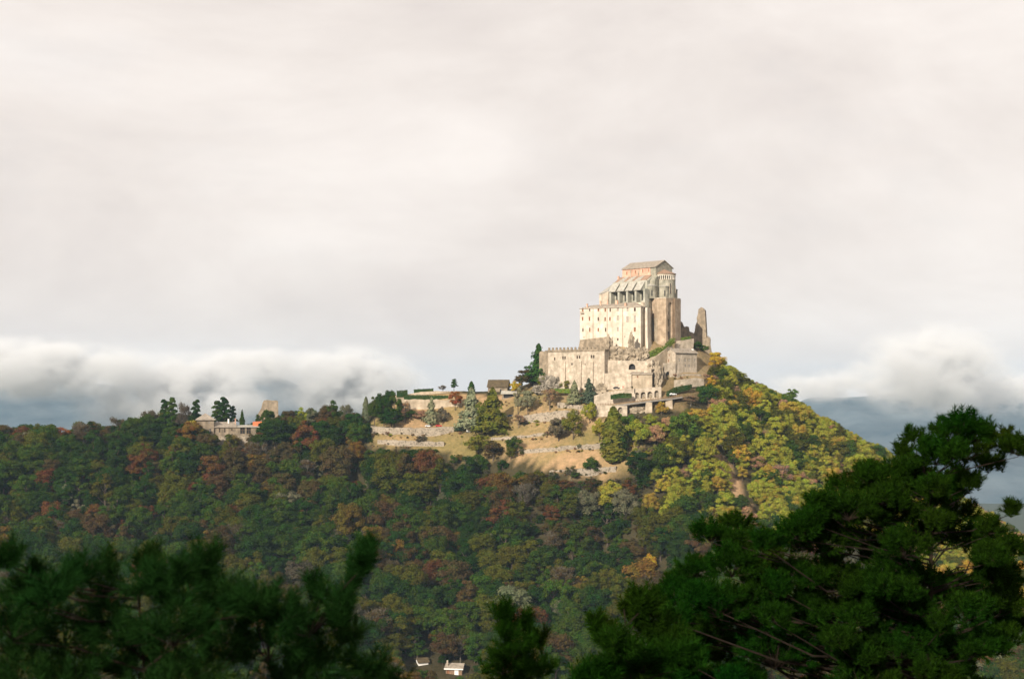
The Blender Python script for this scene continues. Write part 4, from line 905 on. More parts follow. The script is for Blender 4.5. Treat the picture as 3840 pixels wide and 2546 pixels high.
hedge('low green hedge on the terrace under the hall', [(2068, 1466, 893, 1.4), (2140, 1468, 890, 1.4)], 2, 'ivy')
hedge('trimmed green hedge in front of the arcade wall', [(2290, 1492, 864, 1.6), (2330, 1486, 864, 1.8), (2368, 1486, 864, 1.6)], 2.4, 'hedge')
hedge('grass-green hedge strip at the foot of the ruin wall', [(2556, 1278, 918, 1.8), (2588, 1276, 921, 2.2)], 3, 'ivy')
hedge('curved green hedge bank right of the arcade end', [(2500, 1484, 870, 2.4), (2535, 1468, 873, 2.6), (2590, 1454, 878, 1.8)], 3, 'hedge')

# ------------------------------------------------------------------ tree prototypes (about 12 m tall, scaled when placed)
def unit(n): d = RNG.normal(size=(n, 3)); return d / np.linalg.norm(d, axis=1, keepdims=True)
def crown_broad(R_=4.6, zc=7.2, rz=4.6, lobes=17, n=8500, size=.31, open_=.0):
    C = []; N = []
    d = unit(lobes * 4); d = d[d[:, 2] > -.72][:lobes]; rad = .46 + .42 * RNG.random(len(d)); lc = np.array([0, 0, zc]) + d * np.array([R_, R_, rz]) * rad[:, None]
    lr = R_ * (.17 + .20 * RNG.random(len(d)) ** 1.5)
    per = n // len(d)
    for c, r in zip(lc, lr):
        u = unit(per); u[:, 2] = np.where(u[:, 2] < -.3, -u[:, 2], u[:, 2]); q = r * (.45 + .85 * RNG.random(per) ** .9)
        C.append(c + u * q[:, None] * [1, 1, .85]); N.append(u + RNG.normal(0, .38, (per, 3)))
    C = np.concatenate(C); N = np.concatenate(N); N /= np.linalg.norm(N, axis=1, keepdims=True)
    return C, N, np.full(len(C), size)
def crown_conifer(H=12, R_=3.0, n=3600, size=.42, z0=1.2, power=.85):
    t = RNG.random(n) ** .75; tier = np.floor(t * 11) / 11; tt = np.clip(tier + .09 * RNG.random(n), 0, 1); z = z0 + (H - z0) * (1 - (1 - tt)) ; z = H - (H - z0) * tt
    ang = RNG.random(n) * 2 * np.pi; rt_ = RNG.uniform(.62, 1.2, 12)[(tier * 11).astype(int)]; lob = rt_ * .8 + .22 * np.sin(ang * 5 + tier * 40) + .2 * np.sin(ang * 2 + tier * 23); r = R_ * tt ** power * lob * (.45 + .6 * RNG.random(n) ** .6)
    C = np.c_[r * np.cos(ang), r * np.sin(ang), z - r * .28]; N = np.c_[np.cos(ang), np.sin(ang), np.full(n, .7)] + RNG.normal(0, .5, (n, 3)); N /= np.linalg.norm(N, axis=1, keepdims=True)
    return C, N, np.full(n, size)
def crown_column(H=12, R_=1.7, n=2200, size=.42):
    z = .4 + (H - .4) * RNG.random(n); t = z / H; prof = np.minimum(1, (t / .12) ** .6) * np.clip((1 - t) / .55, 0, 1) ** .6
    ang = RNG.random(n) * 2 * np.pi; r = R_ * prof * (.75 + .3 * RNG.random(n)) * (1 + .16 * np.sin(3 * ang + z * 1.3) + .1 * np.sin(z * 3.1))
    C = np.c_[r * np.cos(ang), r * np.sin(ang), z]; N = np.c_[np.cos(ang), np.sin(ang), np.full(n, .4)] + RNG.normal(0, .45, (n, 3)); N /= np.linalg.norm(N, axis=1, keepdims=True)
    return C, N, np.full(n, size)
def crown_pine(n=2400, size=.5):
    C = []; N = []; k = 13
    for i in range(k):
        z = 4.5 + 7.0 * (i / (k - 1)); a = i * 2.4; R_ = 2.9 * (1 - .62 * (i / (k - 1))) * (.6 + .4 * RNG.random()); c = np.array([math.cos(a) * R_ * .7, math.sin(a) * R_ * .7, z])
        m = n // k; u = unit(m); u[:, 2] = np.abs(u[:, 2]) * 1.0 - .2; rr = 1.35 * (1 - .35 * i / k); C.append(c + u * rr * [1, 1, .75] * (.6 + .45 * RNG.random((m, 1)))); N.append(u + RNG.normal(0, .5, (m, 3)))
    C = np.concatenate(C); N = np.concatenate(N); N /= np.linalg.norm(N, axis=1, keepdims=True)
    return C, N, np.full(len(C), size)
def crown_bare(n=3600):
    """leafless or half-leafless crown: fine twigs with some remaining leaves"""
    C, N, S = crown_broad(n=n, lobes=20, size=.26)
    return C, N, S
def trunk_mb(H=9.0, r=.28, limbs=6, spread=3.0, z0=3.0, seed=0):
    m = MB(); rr = random.Random(seed); top = Vector((rr.uniform(-.4, .4), rr.uniform(-.4, .4), H))
    m.tube([(0, 0, -1.2), (0, 0, 0), top * .5 + Vector((.15, .1, 0)), top], [r * 1.5, r, r * .65, r * .15], 6)
    for i in range(limbs):
        a = i * 2.4 + rr.random(); z = z0 + (H - z0) * .8 * i / max(limbs, 1); d = Vector((math.cos(a), math.sin(a), 0)); L_ = spread * (1.05 - .5 * i / limbs)
        m.tube([(0, 0, z), tuple(d * L_ * .5 + Vector((0, 0, z + .9))), tuple(d * L_ + Vector((0, 0, z + 2.4)))], [r * .5, r * .3, r * .08], 4)
    return m
PROTO = {}
proto_col = bpy.data.collections.new('tree_shapes')
def proto(key, crown, trunk, tmat='bark', twigs=0):
    C, N, S = crown; V, Fq = leaf_quads(C, N, S)
    if twigs:   # slender upright twigs of a thin crown
        i = RNG.integers(0, len(C), twigs); c = C[i] * [.92, .92, .97]; d = (c - np.array([0, 0, 4.0])); d /= np.linalg.norm(d, axis=1, keepdims=True); d += RNG.normal(0, .25, d.shape); w = np.cross(d, RNG.normal(size=d.shape)); w /= np.linalg.norm(w, axis=1, keepdims=True)
        T = np.stack([c - d * .9 - w * .06, c - d * .9 + w * .06, c + d * .9 + w * .03, c + d * .9 - w * .03], 1).reshape(-1, 3)
    cm = np_mesh('crown_' + key, V, Fq, ['leaves'])
    tm = bpy.data.meshes.new('trunk_' + key)
    if twigs:
        b = len(trunk.v); trunk.v += [tuple(p) for p in T]; trunk.f += [tuple(b + 4 * k + j for j in range(4)) for k in range(twigs)]
    tm.from_pydata(trunk.v, [], trunk.f); tm.materials.append(MATS[tmat]); tm.update()
    # joined copy for the mass of the wood
    tv = np.array(trunk.v); nt = len(tv)
    jm = bpy.data.meshes.new('tree_' + key); jm.from_pydata([tuple(p) for p in V] + trunk.v, [], [tuple(q) for q in Fq] + [tuple(len(V) + j for j in q) for q in trunk.f])
    jm.materials.append(MATS['leaves']); jm.materials.append(MATS[tmat]); jm.polygons.foreach_set('material_index', [0] * len(Fq) + [1] * len(trunk.f)); jm.update()
    PROTO[key] = (cm, tm, jm)
for i in range(5): proto('a%d_broad' % i, crown_broad(4.3 + .7 * RNG.random(), 6.2 + .5 * RNG.random(), 5.2 + .6 * RNG.random(), 34 + i * 4), trunk_mb(seed=i))
for i in range(2): proto('b%d_tall' % i, crown_broad(3.6, 6.6, 5.6, 36), trunk_mb(H=10.5, spread=2.2, seed=10 + i))
for i in range(2): proto('c%d_bare' % i, crown_bare(), trunk_mb(limbs=9, seed=20 + i), 'bark_pale', 700)
for i in range(2): proto('d%d_bush' % i, crown_broad(4.6, 4.2, 4.2, 26, 6000, .32), trunk_mb(H=6, limbs=4, z0=1, seed=30 + i))
proto('e0_conifer', crown_conifer(), trunk_mb(H=11.5, r=.25, limbs=0)); proto('e1_conifer', crown_conifer(R_=3.6, power=.65), trunk_mb(H=11.5, r=.25, limbs=0))
proto('f0_pine', crown_pine(), trunk_mb(H=11.5, r=.24, limbs=8, spread=1.8, z0=4)); proto('f1_pine', crown_pine(), trunk_mb(H=11.5, r=.24, limbs=8, spread=1.8, z0=4, seed=5))
proto('g0_column', crown_column(), trunk_mb(H=10, r=.2, limbs=0)); proto('g1_poplar', crown_column(R_=1.5, n=1500, size=.5), trunk_mb(H=11, r=.2, limbs=5, spread=.8))
HALFW = {'a': 4.9, 'b': 3.9, 'c': 4.7, 'd': 4.9, 'e': 3.0, 'f': 3.0, 'g': 1.75}
TOPZ = {'a': 11.6, 'b': 12.1, 'c': 11.6, 'd': 8.2, 'e': 12.0, 'f': 12.2, 'g': 12.0}
TINT = dict(dgreen=(.022, .055, .008), green=(.044, .084, .010), olive=(.082, .090, .012), shade_gold=(.15, .105, .02), ygreen=(.28, .30, .035), gold=(.39, .31, .045), yellow=(.46, .33, .035), brown=(.082, .062, .022),
            rust=(.125, .064, .021), orange=(.30, .125, .028), grey=(.088, .080, .05), sage=(.15, .155, .085), tan=(.36, .235, .12), blue=(.052, .082, .048))  # yellow-greens and golds carry sunlight in the colour, the dull gold carries shade
WORD = dict(shade_gold='dull golden', dgreen='dark green', green='green', olive='olive green', ygreen='yellow-green', gold='golden', yellow='bright yellow', brown='brown', rust='rust red', orange='orange', grey='grey half-bare', sage='sage green', tan='tan', blue='bluish green')
def plant_tree(name, label, key, pos, sxy, sz, rz, tint, group=None, cat='tree', lean=0.0):
    cm, tm, _ = PROTO[key]
    o = thing(name, label, cat, pos, rz, group); o.scale = (sxy, sxy, sz); o.rotation_euler = (lean, 0, rz)
    t = link('trunk', tm, o); c = link('crown', cm, o); c['tint'] = [float(q) for q in tint]
    return o
def vary(t, s=.16): f = 1 + random.uniform(-s, s); return tuple(max(.004, q * f * (1 + random.uniform(-.07, .07))) for q in t)

SPECIAL = [  # u, v base, v top, width px, shape, tint, label (photo pixels)
 (20, 1665, 1565, 95, 'a1_broad', 'brown', 'brown-green tree at the left end of the crest'),
 (98, 1665, 1567, 78, 'a2_broad', 'green', 'upright green tree near the left end of the crest'),
 (165, 1668, 1596, 50, 'c0_bare', 'grey', 'thin grey tree between green and orange crest trees on the left'),
 (222, 1668, 1592, 88, 'a3_broad', 'orange', 'rounded orange tree on the left crest'),
 (300, 1665, 1580, 66, 'c1_bare', 'grey', 'grey thinning tree right of the rounded orange crest tree'),
 (345, 1665, 1572, 50, 'b0_tall', 'rust', 'russet tall tree on the left crest beside a sky gap'),
 (440, 1660, 1562, 70, 'c0_bare', 'brown', 'brown thinning tree left of the dark crest oak'),
 (485, 1660, 1563, 60, 'a4_broad', 'dgreen', 'dark round crest tree left of the crest pines'),
 (560, 1655, 1535, 70, 'c1_bare', 'grey', 'pale grey bare tree left of the crest pines'),
 (620, 1650, 1496, 60, 'f0_pine', 'dgreen', 'left one of the paired dark pines on the crest'),
 (645, 1650, 1488, 55, 'f1_pine', 'green', 'taller one of the paired pines on the left crest'),
 (692, 1650, 1508, 70, 'c0_bare', 'grey', 'grey leafless tree between crest pines left of the tower house'),
 (735, 1640, 1497, 50, 'f0_pine', 'dgreen', 'single dark pine behind the tower house roof'),
 (818, 1630, 1500, 66, 'f1_pine', 'green', 'left one of the tall pines behind the low wing'),
 (842, 1630, 1487, 62, 'f0_pine', 'dgreen', 'tallest pine behind the low wing of the tower house'),
 (872, 1625, 1520, 40, 'f1_pine', 'dgreen', 'shorter pine right of the tallest pine behind the wing'),
 (908, 1620, 1534, 38, 'e0_conifer', 'green', 'small pointed conifer between wing and ruined keep'),
 (722, 1668, 1572, 58, 'a0_broad', 'gold', 'golden yellow tree in front of the tower house'),
 (682, 1695, 1600, 84, 'a1_broad', 'rust', 'rust brown tree left below the golden tree'),
 (752, 1690, 1596, 72, 'a2_broad', 'dgreen', 'dark green tree directly under the tower house'),
 (1008, 1622, 1528, 76, 'd0_bush', 'green', 'green tree covering the lower front of the ruined keep'),
 (966, 1590, 1528, 26, 'f0_pine', 'green', 'small tufted tree left of the ruined keep'),
 (1032, 1695, 1575, 145, 'a4_broad', 'dgreen', 'very large dark green tree standing closest below the ruined keep'),
 (1088, 1625, 1535, 72, 'a0_broad', 'brown', 'brown tree right of the ruined keep'),
 (1130, 1622, 1524, 52, 'b1_tall', 'ygreen', 'pale green tree on the crest right of the keep'),
 (1172, 1625, 1522, 56, 'b0_tall', 'sage', 'sage green crest tree beside the pale green one'),
 (1245, 1622, 1497, 62, 'b1_tall', 'green', 'tall rounded green tree on the middle crest'),
 (1298, 1622, 1514, 52, 'c1_bare', 'sage', 'greyish tree right of the tall rounded crest tree'),
 (1318, 1640, 1542, 78, 'a1_broad', 'brown', 'brown tree at the crest notch left of the poplar'),
 (1215, 1650, 1560, 80, 'a2_broad', 'rust', 'rusty tree below the tall rounded crest tree'),
 (1372, 1590, 1487, 30, 'g1_poplar', 'sage', 'slim poplar at the left end of the garden'),
 (1405, 1605, 1478, 52, 'b0_tall', 'green', 'left tree of the dark garden clump'),
 (1440, 1608, 1472, 70, 'a4_broad', 'dgreen', 'dense dark middle tree of the garden clump'),
 (1478, 1606, 1466, 58, 'b1_tall', 'green', 'tallest right tree of the dark garden clump'),
 (1468, 1612, 1530, 90, 'a3_broad', 'dgreen', 'low dark spreading tree in front of the garden clump'),
 (1520, 1585, 1503, 52, 'c0_bare', 'tan', 'tan thinning tree right of the dark garden clump'),
 (1618, 1592, 1490, 52, 'e1_conifer', 'sage', 'cone-shaped sage conifer against the garden wall'),
 (1660, 1595, 1524, 44, 'd0_bush', 'grey', 'grey bushy tree right of the sage conifer'),
 (1725, 1615, 1575, 40, 'e1_conifer', 'blue', 'small blue-green cone at the road edge'),
 (1383, 1660, 1610, 36, 'e0_conifer', 'dgreen', 'small dark conifer at the left end of the road wall'),
 (1707, 1540, 1463, 50, 'a0_broad', 'orange', 'bright orange tree above the road in the garden'),
 (1703, 1470, 1420, 32, 'f1_pine', 'dgreen', 'small tufted pine standing on the garden skyline'),
 (1660, 1472, 1443, 32, 'c1_bare', 'grey', 'small round grey tree on the garden skyline'),
 (1768, 1478, 1430, 24, 'g0_column', 'dgreen', 'narrow dark cypress on the garden skyline'),
 (1768, 1618, 1455, 96, 'e1_conifer', 'sage', 'left one of the two big olive conifers by the road'),
 (1848, 1628, 1452, 116, 'e1_conifer', 'olive', 'right and broader one of the two big olive conifers'),
 (1815, 1630, 1500, 70, 'b0_tall', 'olive', 'olive tree between the two big conifers'),
 (1932, 1482, 1433, 46, 'd1_bush', 'yellow', 'bright yellow bush behind the garden shelter'),
 (1943, 1555, 1450, 46, 'b1_tall', 'sage', 'left one of two pale trees beside the statue path'),
 (1980, 1556, 1460, 60, 'a0_broad', 'sage', 'right one of two pale trees beside the statue path'),
 (2020, 1440, 1290, 96, 'e1_conifer', 'dgreen', 'tall green conifer left of the battlemented hall'),
 (1990, 1452, 1378, 120, 'd0_bush', 'brown', 'dark brownish thicket at the foot of the tall green conifer'),
 (1955, 1448, 1405, 60, 'c0_bare', 'grey', 'bare grey scrub left of the brownish thicket'),
 (2040, 1460, 1410, 60, 'd1_bush', 'olive', 'olive scrub below the wing end beside the hall'),
 (1953, 1445, 1402, 14, 'g0_column', 'dgreen', 'tiny dark cypress left of the brownish thicket'),
 (2168, 1440, 1388, 38, 'd1_bush', 'dgreen', 'dark round bush against the hall wall'),
 (2125, 1462, 1422, 46, 'd0_bush', 'olive', 'olive bush at the foot of the hall buttress'),
 (2154, 1522, 1428, 54, 'e1_conifer', 'sage', 'left one of the two bluish conifers below the hall'),
 (2208, 1518, 1420, 60, 'e1_conifer', 'blue', 'right one of the two bluish conifers below the hall'),
 (2062, 1540, 1455, 66, 'c1_bare', 'tan', 'bare tan tree on the path below the hall'),
 (2212, 1588, 1500, 58, 'd0_bush', 'ygreen', 'light green tree below the two bluish conifers'),
 (2095, 1655, 1560, 90, 'd0_bush', 'grey', 'large greyish bush in the meadow'),
 (2150, 1650, 1545, 80, 'd1_bush', 'olive', 'green right half of the big meadow thicket'),
 (1945, 1606, 1553, 50, 'c0_bare', 'tan', 'small bare orange-tan tree under the meadow wall'),
 (1795, 1705, 1622, 100, 'd0_bush', 'olive', 'olive bush on the shadow line below the road'),
 (1850, 1725, 1660, 90, 'd1_bush', 'brown', 'brown bush right below the olive bush'),
 (2300, 1738, 1528, 84, 'g0_column', 'olive', 'tall dark olive cypress column at the meadow edge'),
 (2322, 1735, 1590, 52, 'g0_column', 'dgreen', 'darker stem of the cypress column on its right'),
 (2248, 1652, 1576, 56, 'd1_bush', 'ygreen', 'yellow-green bush left of the cypress column'),
 (2362, 1606, 1548, 56, 'd0_bush', 'green', 'green bush under the arch of the bridge abutment'),
 (2320, 1600, 1552, 40, 'd1_bush', 'green', 'small green bush left of the abutment bush'),
 (2392, 1682, 1582, 110, 'd1_bush', 'ygreen', 'light yellow-green tree right of the cypress column'),
 (2455, 1690, 1590, 90, 'd0_bush', 'tan', 'tan thinning tree below the bridge pier'),
 (2560, 1668, 1535, 150, 'd0_bush', 'green', 'large bright green tree below the deck end'),
 (2655, 1525, 1446, 92, 'd1_bush', 'dgreen', 'dark green tree right of the parked deck car'),
 (2590, 1520, 1480, 70, 'c1_bare', 'tan', 'bare tan scrub beside the deck end'),
 (2482, 1560, 1500, 50, 'd0_bush', 'gold', 'golden bush between the deck piers'),
 (2685, 1398, 1318, 66, 'a0_broad', 'yellow', 'yellow tree right of the square stone house'),
 (2722, 1440, 1362, 74, 'a2_broad', 'ygreen', 'yellow-green tree below the yellow one by the house'),
 (2660, 1450, 1405, 66, 'c0_bare', 'tan', 'reddish tan scrub under the square house'),
 (2965, 1545, 1452, 62, 'b0_tall', 'green', 'dark green tree sticking out on the right skyline'),
 (2568, 1306, 1282, 34, 'd0_bush', 'rust', 'round rust-brown shrub above the slate roof'),
 (2615, 1318, 1284, 40, 'd1_bush', 'dgreen', 'dark green shrub at the foot of the ruined tower'),
 (2640, 1322, 1292, 44, 'd0_bush', 'green', 'green scrub on the cliff below the ruin stub'),
 (1540, 1575, 1540, 60, 'd1_bush', 'green', 'green scrub at the foot of the tan garden wall'),
 (1580, 1578, 1535, 60, 'd0_bush', 'tan', 'tan scrub in front of the tan garden wall'),
 (2440, 1602, 1556, 60, 'd1_bush', 'ygreen', 'yellow-green bush left of the bridge pier foot'),
 (2500, 1625, 1562, 70, 'd0_bush', 'tan', 'tan bush below the right bridge pier'),
 (2612, 1602, 1528, 84, 'a2_broad', 'gold', 'golden tree right of the deck below the bare scrub'),
 (2648, 1645, 1560, 92, 'a3_broad', 'ygreen', 'yellow-green tree right of the large bright green tree'),
 (2580, 1585, 1535, 52, 'd1_bush', 'olive', 'olive bush right under the deck end'),
 (2690, 1560, 1488, 72, 'a1_broad', 'tan', 'tan tree below the dark green tree by the house'),
 (2472, 1645, 1582, 72, 'd0_bush', 'ygreen', 'pale green bush right of the yellow-green tree by the cypress'),
 (2350, 1665, 1604, 60, 'd1_bush', 'green', 'green bush touching the right side of the cypress column'),
 (2440, 1930, 1840, 70, 'a2_broad', 'gold', 'golden tree on the shadow edge right of the meadow'),
 (2437, 2150, 2080, 56, 'd1_bush', 'yellow', 'single bright yellow tree low on the shaded right slope'),
]
spec_xy = []
for (u, vb, vt, w, key, tn, lab) in SPECIAL:
    p = hit(u, vb)
    if vb < 1640 and p.y > 965: p = Vector(((u - UC) / F * 935, 935, (VH - vb) / F * 935))
    H = (vb - vt) / F * p.y; wd = w / F * p.y; k = key[0]
    zt = p.z + (vb - vt) / F * p.y
    g = h1(p.x, p.y); z0 = min(p.z, g + .3)
    shrub = k == 'd' and ' tree' not in lab
    plant_tree({'e': 'conifer_tree', 'f': 'pine_tree', 'g': 'cypress_tree'}.get(k, 'bush' if shrub else 'broadleaf_tree'), lab, key, (p.x, p.y, z0 - .2), wd / 2 / HALFW[k] * 1.08, max((zt - z0) / TOPZ[k], .1), random.uniform(0, 6.28), tuple(q * (1.75 if u > 1540 and tn in ('green', 'dgreen', 'olive', 'sage', 'blue', 'grey') else 1.0) for q in vary(TINT[tn], .06)), cat='bush' if shrub else 'tree')  # greens and greys brightened on the sunlit hill, sunlight put into the tint
    spec_xy.append((p.x, p.y, wd * .5))
spec_xy = np.array(spec_xy); SPEC_LABELS = {q[6] for q in SPECIAL}

# ------------------------------------------------------------------ the wood
pts = []
step = 9.2
for iy in range(int((1000 - 655) / step)):
    for ix in range(int(900 / step)):
        pts.append((-450 + ix * step + random.uniform(-.48, .48) * step + (iy % 2) * step * .5, 655 + iy * step + random.uniform(-.48, .48) * step))
for k_ in range(2600):
    x_, y_ = random.uniform(90, 420), random.uniform(690, 960)
    if x_ / y_ * F + UC > 2330: pts.append((x_, y_))
pts = np.array(pts); Zg = height(pts[:, 0], pts[:, 1])
U = UC + pts[:, 0] / pts[:, 1] * F; V = VH - Zg / pts[:, 1] * F
keep = (U > -140) & (U < 3980) & (V < 2760)
keep &= ~((U > 1470) & (U < 2030) & (pts[:, 1] > 900)) & ~((U > 2215) & (U < 2650) & (pts[:, 1] > 846) & (pts[:, 1] < 930))
keep &= ~inpoly(MEADOW_P, pts[:, 0], pts[:, 1]) & ~inpoly(ABBEY_P, pts[:, 0], pts[:, 1]) & ~inpoly(HOUSE_P, pts[:, 0], pts[:, 1]) & (segdist(TRACK_P, pts[:, 0], pts[:, 1]) > 4.6)
dsp = np.sqrt(((pts[:, None] - spec_xy[None, :, :2]) ** 2).sum(-1)); keep &= (dsp > np.maximum(spec_xy[:, 2] * .75, 2.5)[None]).all(1)
pts, Zg, U, V = pts[keep], Zg[keep], U[keep], V[keep]
N_ = len(pts)
nzA = np.array([mnoise.noise((a * .02, b * .02, 11)) for a, b in pts]); nzB = np.array([mnoise.noise((a * .05, b * .05, 17)) for a, b in pts])
sunny = sstep(2200, 2600, U) * sstep(2090, 1880, V - .28 * np.maximum(U - 2600, 0))                      # yellower wood on the right slope, its tints brightened as far as the sunlight falls
PAL_L = ['dgreen'] * 30 + ['green'] * 27 + ['olive'] * 22 + ['brown'] * 11 + ['rust'] * 3 + ['grey'] * 1 + ['shade_gold'] * 3 + ['sage'] * 2
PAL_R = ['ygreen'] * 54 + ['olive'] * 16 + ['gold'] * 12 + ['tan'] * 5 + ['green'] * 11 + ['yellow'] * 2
items = []
for i in range(N_):
    x, y = pts[i]
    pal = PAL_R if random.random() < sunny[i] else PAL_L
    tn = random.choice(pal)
    if pal is PAL_L and nzA[i] > .28 and random.random() < .5: tn = random.choice(['brown', 'shade_gold', 'brown', 'olive', 'olive', 'brown', 'rust'])
    if pal is PAL_L and nzA[i] < -.25 and random.random() < .5: tn = random.choice(['dgreen', 'green'])
    k = random.choice(['a0_broad', 'a1_broad', 'a2_broad', 'a3_broad', 'a4_broad', 'b0_tall', 'b1_tall'])
    if (tn == 'grey' and random.random() < .6) or (tn in ('brown', 'tan') and random.random() < .15): k = random.choice(['c0_bare', 'c1_bare'])
    s = random.uniform(1.2, 2.15) * (1 + .25 * nzB[i])
    if random.random() < .25: s *= .6
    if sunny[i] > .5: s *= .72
    H = TOPZ[k[0]] * s; items.append([x, y, Zg[i], k, s * random.uniform(.92, 1.12), s, random.uniform(0, 6.28), tn, H])
for i in range(0, N_):   # shrubs between the stems
    x, y = pts[i] + np.array([random.uniform(-4, 4), random.uniform(-4, 4)]); s = random.uniform(.6, 1.25)
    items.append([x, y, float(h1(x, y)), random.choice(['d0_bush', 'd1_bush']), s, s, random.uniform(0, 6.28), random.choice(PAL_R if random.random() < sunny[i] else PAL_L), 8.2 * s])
rs = random.Random(77); ks = 0
SCRUB = [(1400, 1668), (1500, 1676), (1600, 1678), (1680, 1676), (1850, 1658), (1920, 1652), (2000, 1644), (2050, 1634), (1930, 1706), (2010, 1704), (2110, 1697), (2190, 1690), (2260, 1684), (2090, 1780), (2170, 1784), (2260, 1782), (1980, 1588), (2060, 1586), (2130, 1574), (1400, 1634), (1480, 1638), (1580, 1638), (1680, 1630), (2080, 1475), (2150, 1470), (2010, 1480), (2050, 1500), (2340, 1420), (2300, 1460), (2360, 1460), (2560, 1450), (2620, 1445), (2550, 1420), (1900, 1520), (1860, 1600), (2000, 1560), (2100, 1530), (1560, 1560), (1650, 1560), (1760, 1560), (2280, 1345), (2330, 1345), (2430, 1345), (2400, 1350)]
for k_ in range(860):
    u_, v_ = rs.choice(SCRUB); p_ = hit(u_ + rs.gauss(0, 28), v_ + rs.gauss(0, 7)); s = rs.uniform(.07, .24) * (1.9 if rs.random() < .12 else 1)
    if k_ >= 420: p_ = hit(rs.uniform(1820, 2420), rs.uniform(1800, 2020)); s = rs.uniform(.45, .9)
    if k_ >= 700: p_ = hit(rs.uniform(2345, 2720), rs.uniform(1568, 1760)); s = rs.uniform(.28, .62)
    items.append([p_.x, p_.y, p_.z + .1, rs.choice(['d0_bush', 'd1_bush', 'c0_bare', 'd0_bush']), s, s * rs.uniform(.6, 1.0), rs.uniform(0, 6.28), rs.choice(['olive', 'tan', 'tan', 'grey', 'sage', 'ygreen', 'tan', 'olive'] if k_ < 420 else ['olive', 'green', 'brown', 'dgreen', 'olive'] if k_ < 700 else ['ygreen', 'ygreen', 'tan', 'gold', 'sage']), 8.2 * s])
# nothing tall grows right in front of walls, meadow and house
CLEAR = [(760, 965, 1622, 918), (1380, 1720, 1680, 884), (1700, 1870, 1700, 880), (1870, 2060, 1765, 850), (2060, 2340, 1792, 828), (2225, 2420, 1600, 850), (2420, 2620, 1590, 858), (1572, 1604, 2505, 706), (1658, 1748, 2540, 700), (2510, 2720, 1500, 872)]
SKY_U = [-200, 0, 100, 200, 300, 400, 480, 560, 620, 700, 770, 960, 1000, 1100, 1250, 1320, 1385, 1420, 2600, 2680, 2760, 2840, 3000, 3170, 3330, 3840]; SKY_V = [1590, 1572, 1568, 1590, 1572, 1588, 1560, 1538, 1512, 1518, 1575, 1585, 1548, 1532, 1512, 1535, 1592, 1440, 1280, 1330, 1385, 1425, 1505, 1598, 1690, 2000]
track_d = segdist(TRACK_P, np.array([q[0] for q in items]), np.array([q[1] for q in items])); track_e = segdist(TRACK_P, np.array([q[0] for q in items]), np.array([q[1] + 7 for q in items]))
out = []
for it, td, te in zip(items, track_d, track_e):
    x, y, z, k, sx, sz, rz, tn, H = it; u = UC + x / y * F; ok = True
    if td < 2.5 + HALFW[k[0]] * sx * .7 or te < 1.5 + HALFW[k[0]] * sx * .6: continue
    vs_ = float(np.interp(u, SKY_U, SKY_V)) + random.uniform(-6, 48)
    if VH - (z + H) / y * F < vs_:
        Hn = (VH - vs_) / F * y - z
        if Hn < 2.5: continue
        f = Hn / H; sx *= max(f, .55); sz *= f; H = Hn
    hw = HALFW[k[0]] * sx / y * F
    for (u0, u1, vmin, Yl) in CLEAR:
        if y < Yl and u0 - hw * .7 < u < u1 + hw * .7:
            vt = VH - (z + H) / y * F
            if vt < vmin:
                Hn = (VH - vmin) / F * y - z
                if Hn < 1.3: ok = False
                elif Hn < H * .45: k = 'd0_bush'; sz = Hn / TOPZ['d']; sx = sz * 1.25; H = Hn
                else: f = Hn / H; sx *= max(f, .6); sz *= f; H = Hn
    if ok: out.append([x, y, z, k, sx, sz, rz, tn, H])
items = out
# keep what can show above the terrain in front of it
A = np.array([(q[0], q[1], q[2] + q[8]) for q in items]); vis = np.ones(len(A), bool)
for f in np.linspace(.72, .985, 14):
    hh = height(A[:, 0] * f, A[:, 1] * f); vis &= (A[:, 2] * f > hh - .5)
items = [q for q, ok in zip(items, vis) if ok]
# the 300 that show largest are single trees, the rest is the mass of the wood
def shown(q):
    x, y, z, k, sx, sz, rz, tn, H = q; u = UC + x / y * F; v = VH - (z + H * .6) / y * F
    s = HALFW[k[0]] * sx * H / y ** 2 * 1e4
    if u < 1380 and v > 2010 + 0.25 * max(0, u - 900): s *= .25
    if u > 2250 and v > 2350 - (u - 2250) * .55: s *= .15
    if u < 0 or u > 3840 or v > 2546: s *= .1
    if tn in ('rust', 'orange', 'gold', 'shade_gold', 'yellow'): s *= 1.35
    if k[0] == 'd': s = 0
    return s
items.sort(key=shown, reverse=True)
single, mass = items[:300], items[300:]
LAND = [('the tower house', 830, 1640), ('the ruined keep', 1010, 1600), ('the long road wall', 1550, 1640), ('the terraced meadow', 2150, 1760), ('the tall cypress column', 2310, 1700), ('the chalet', 1700, 2520), ('the dirt track', 2740, 1820), ('the centre pine tip', 1880, 2270), ('the left pines', 500, 2050), ('the big right pine', 2700, 2150), ('the left crest pines', 640, 1560), ('the orange crest tree', 222, 1640), ('the leftmost pine', 60, 2020), ('the leaning pine branch', 1370, 2080)]
lab_of = []
for q in single:
    x, y, z, k, sx, sz, rz, tn, H = q; u = UC + x / y * F; v = VH - (z + H * .6) / y * F
    nm, lu, lv = min(LAND, key=lambda L: (abs(L[1] - u) + 1.0 * abs(L[2] - v)))
    du, dv = u - lu, v - lv
    far = 'well ' if math.hypot(du, dv) > 330 else ''
    rel = ('below' if dv > 0 else 'above') if abs(dv) > abs(du) else ('right of' if du > 0 else 'left of')
    size = 'large ' if sz > 1.9 else ('small ' if sz < 1.2 else '')
    shp = {'a': 'tree', 'b': 'tall tree', 'c': 'thin tree'}[k[0]]
    lab_of.append([f'{size}{WORD[tn]} {shp} {far}{rel} {nm}', u])
cnt = {}
for l_, u in lab_of: cnt.setdefault(l_, []).append(u)
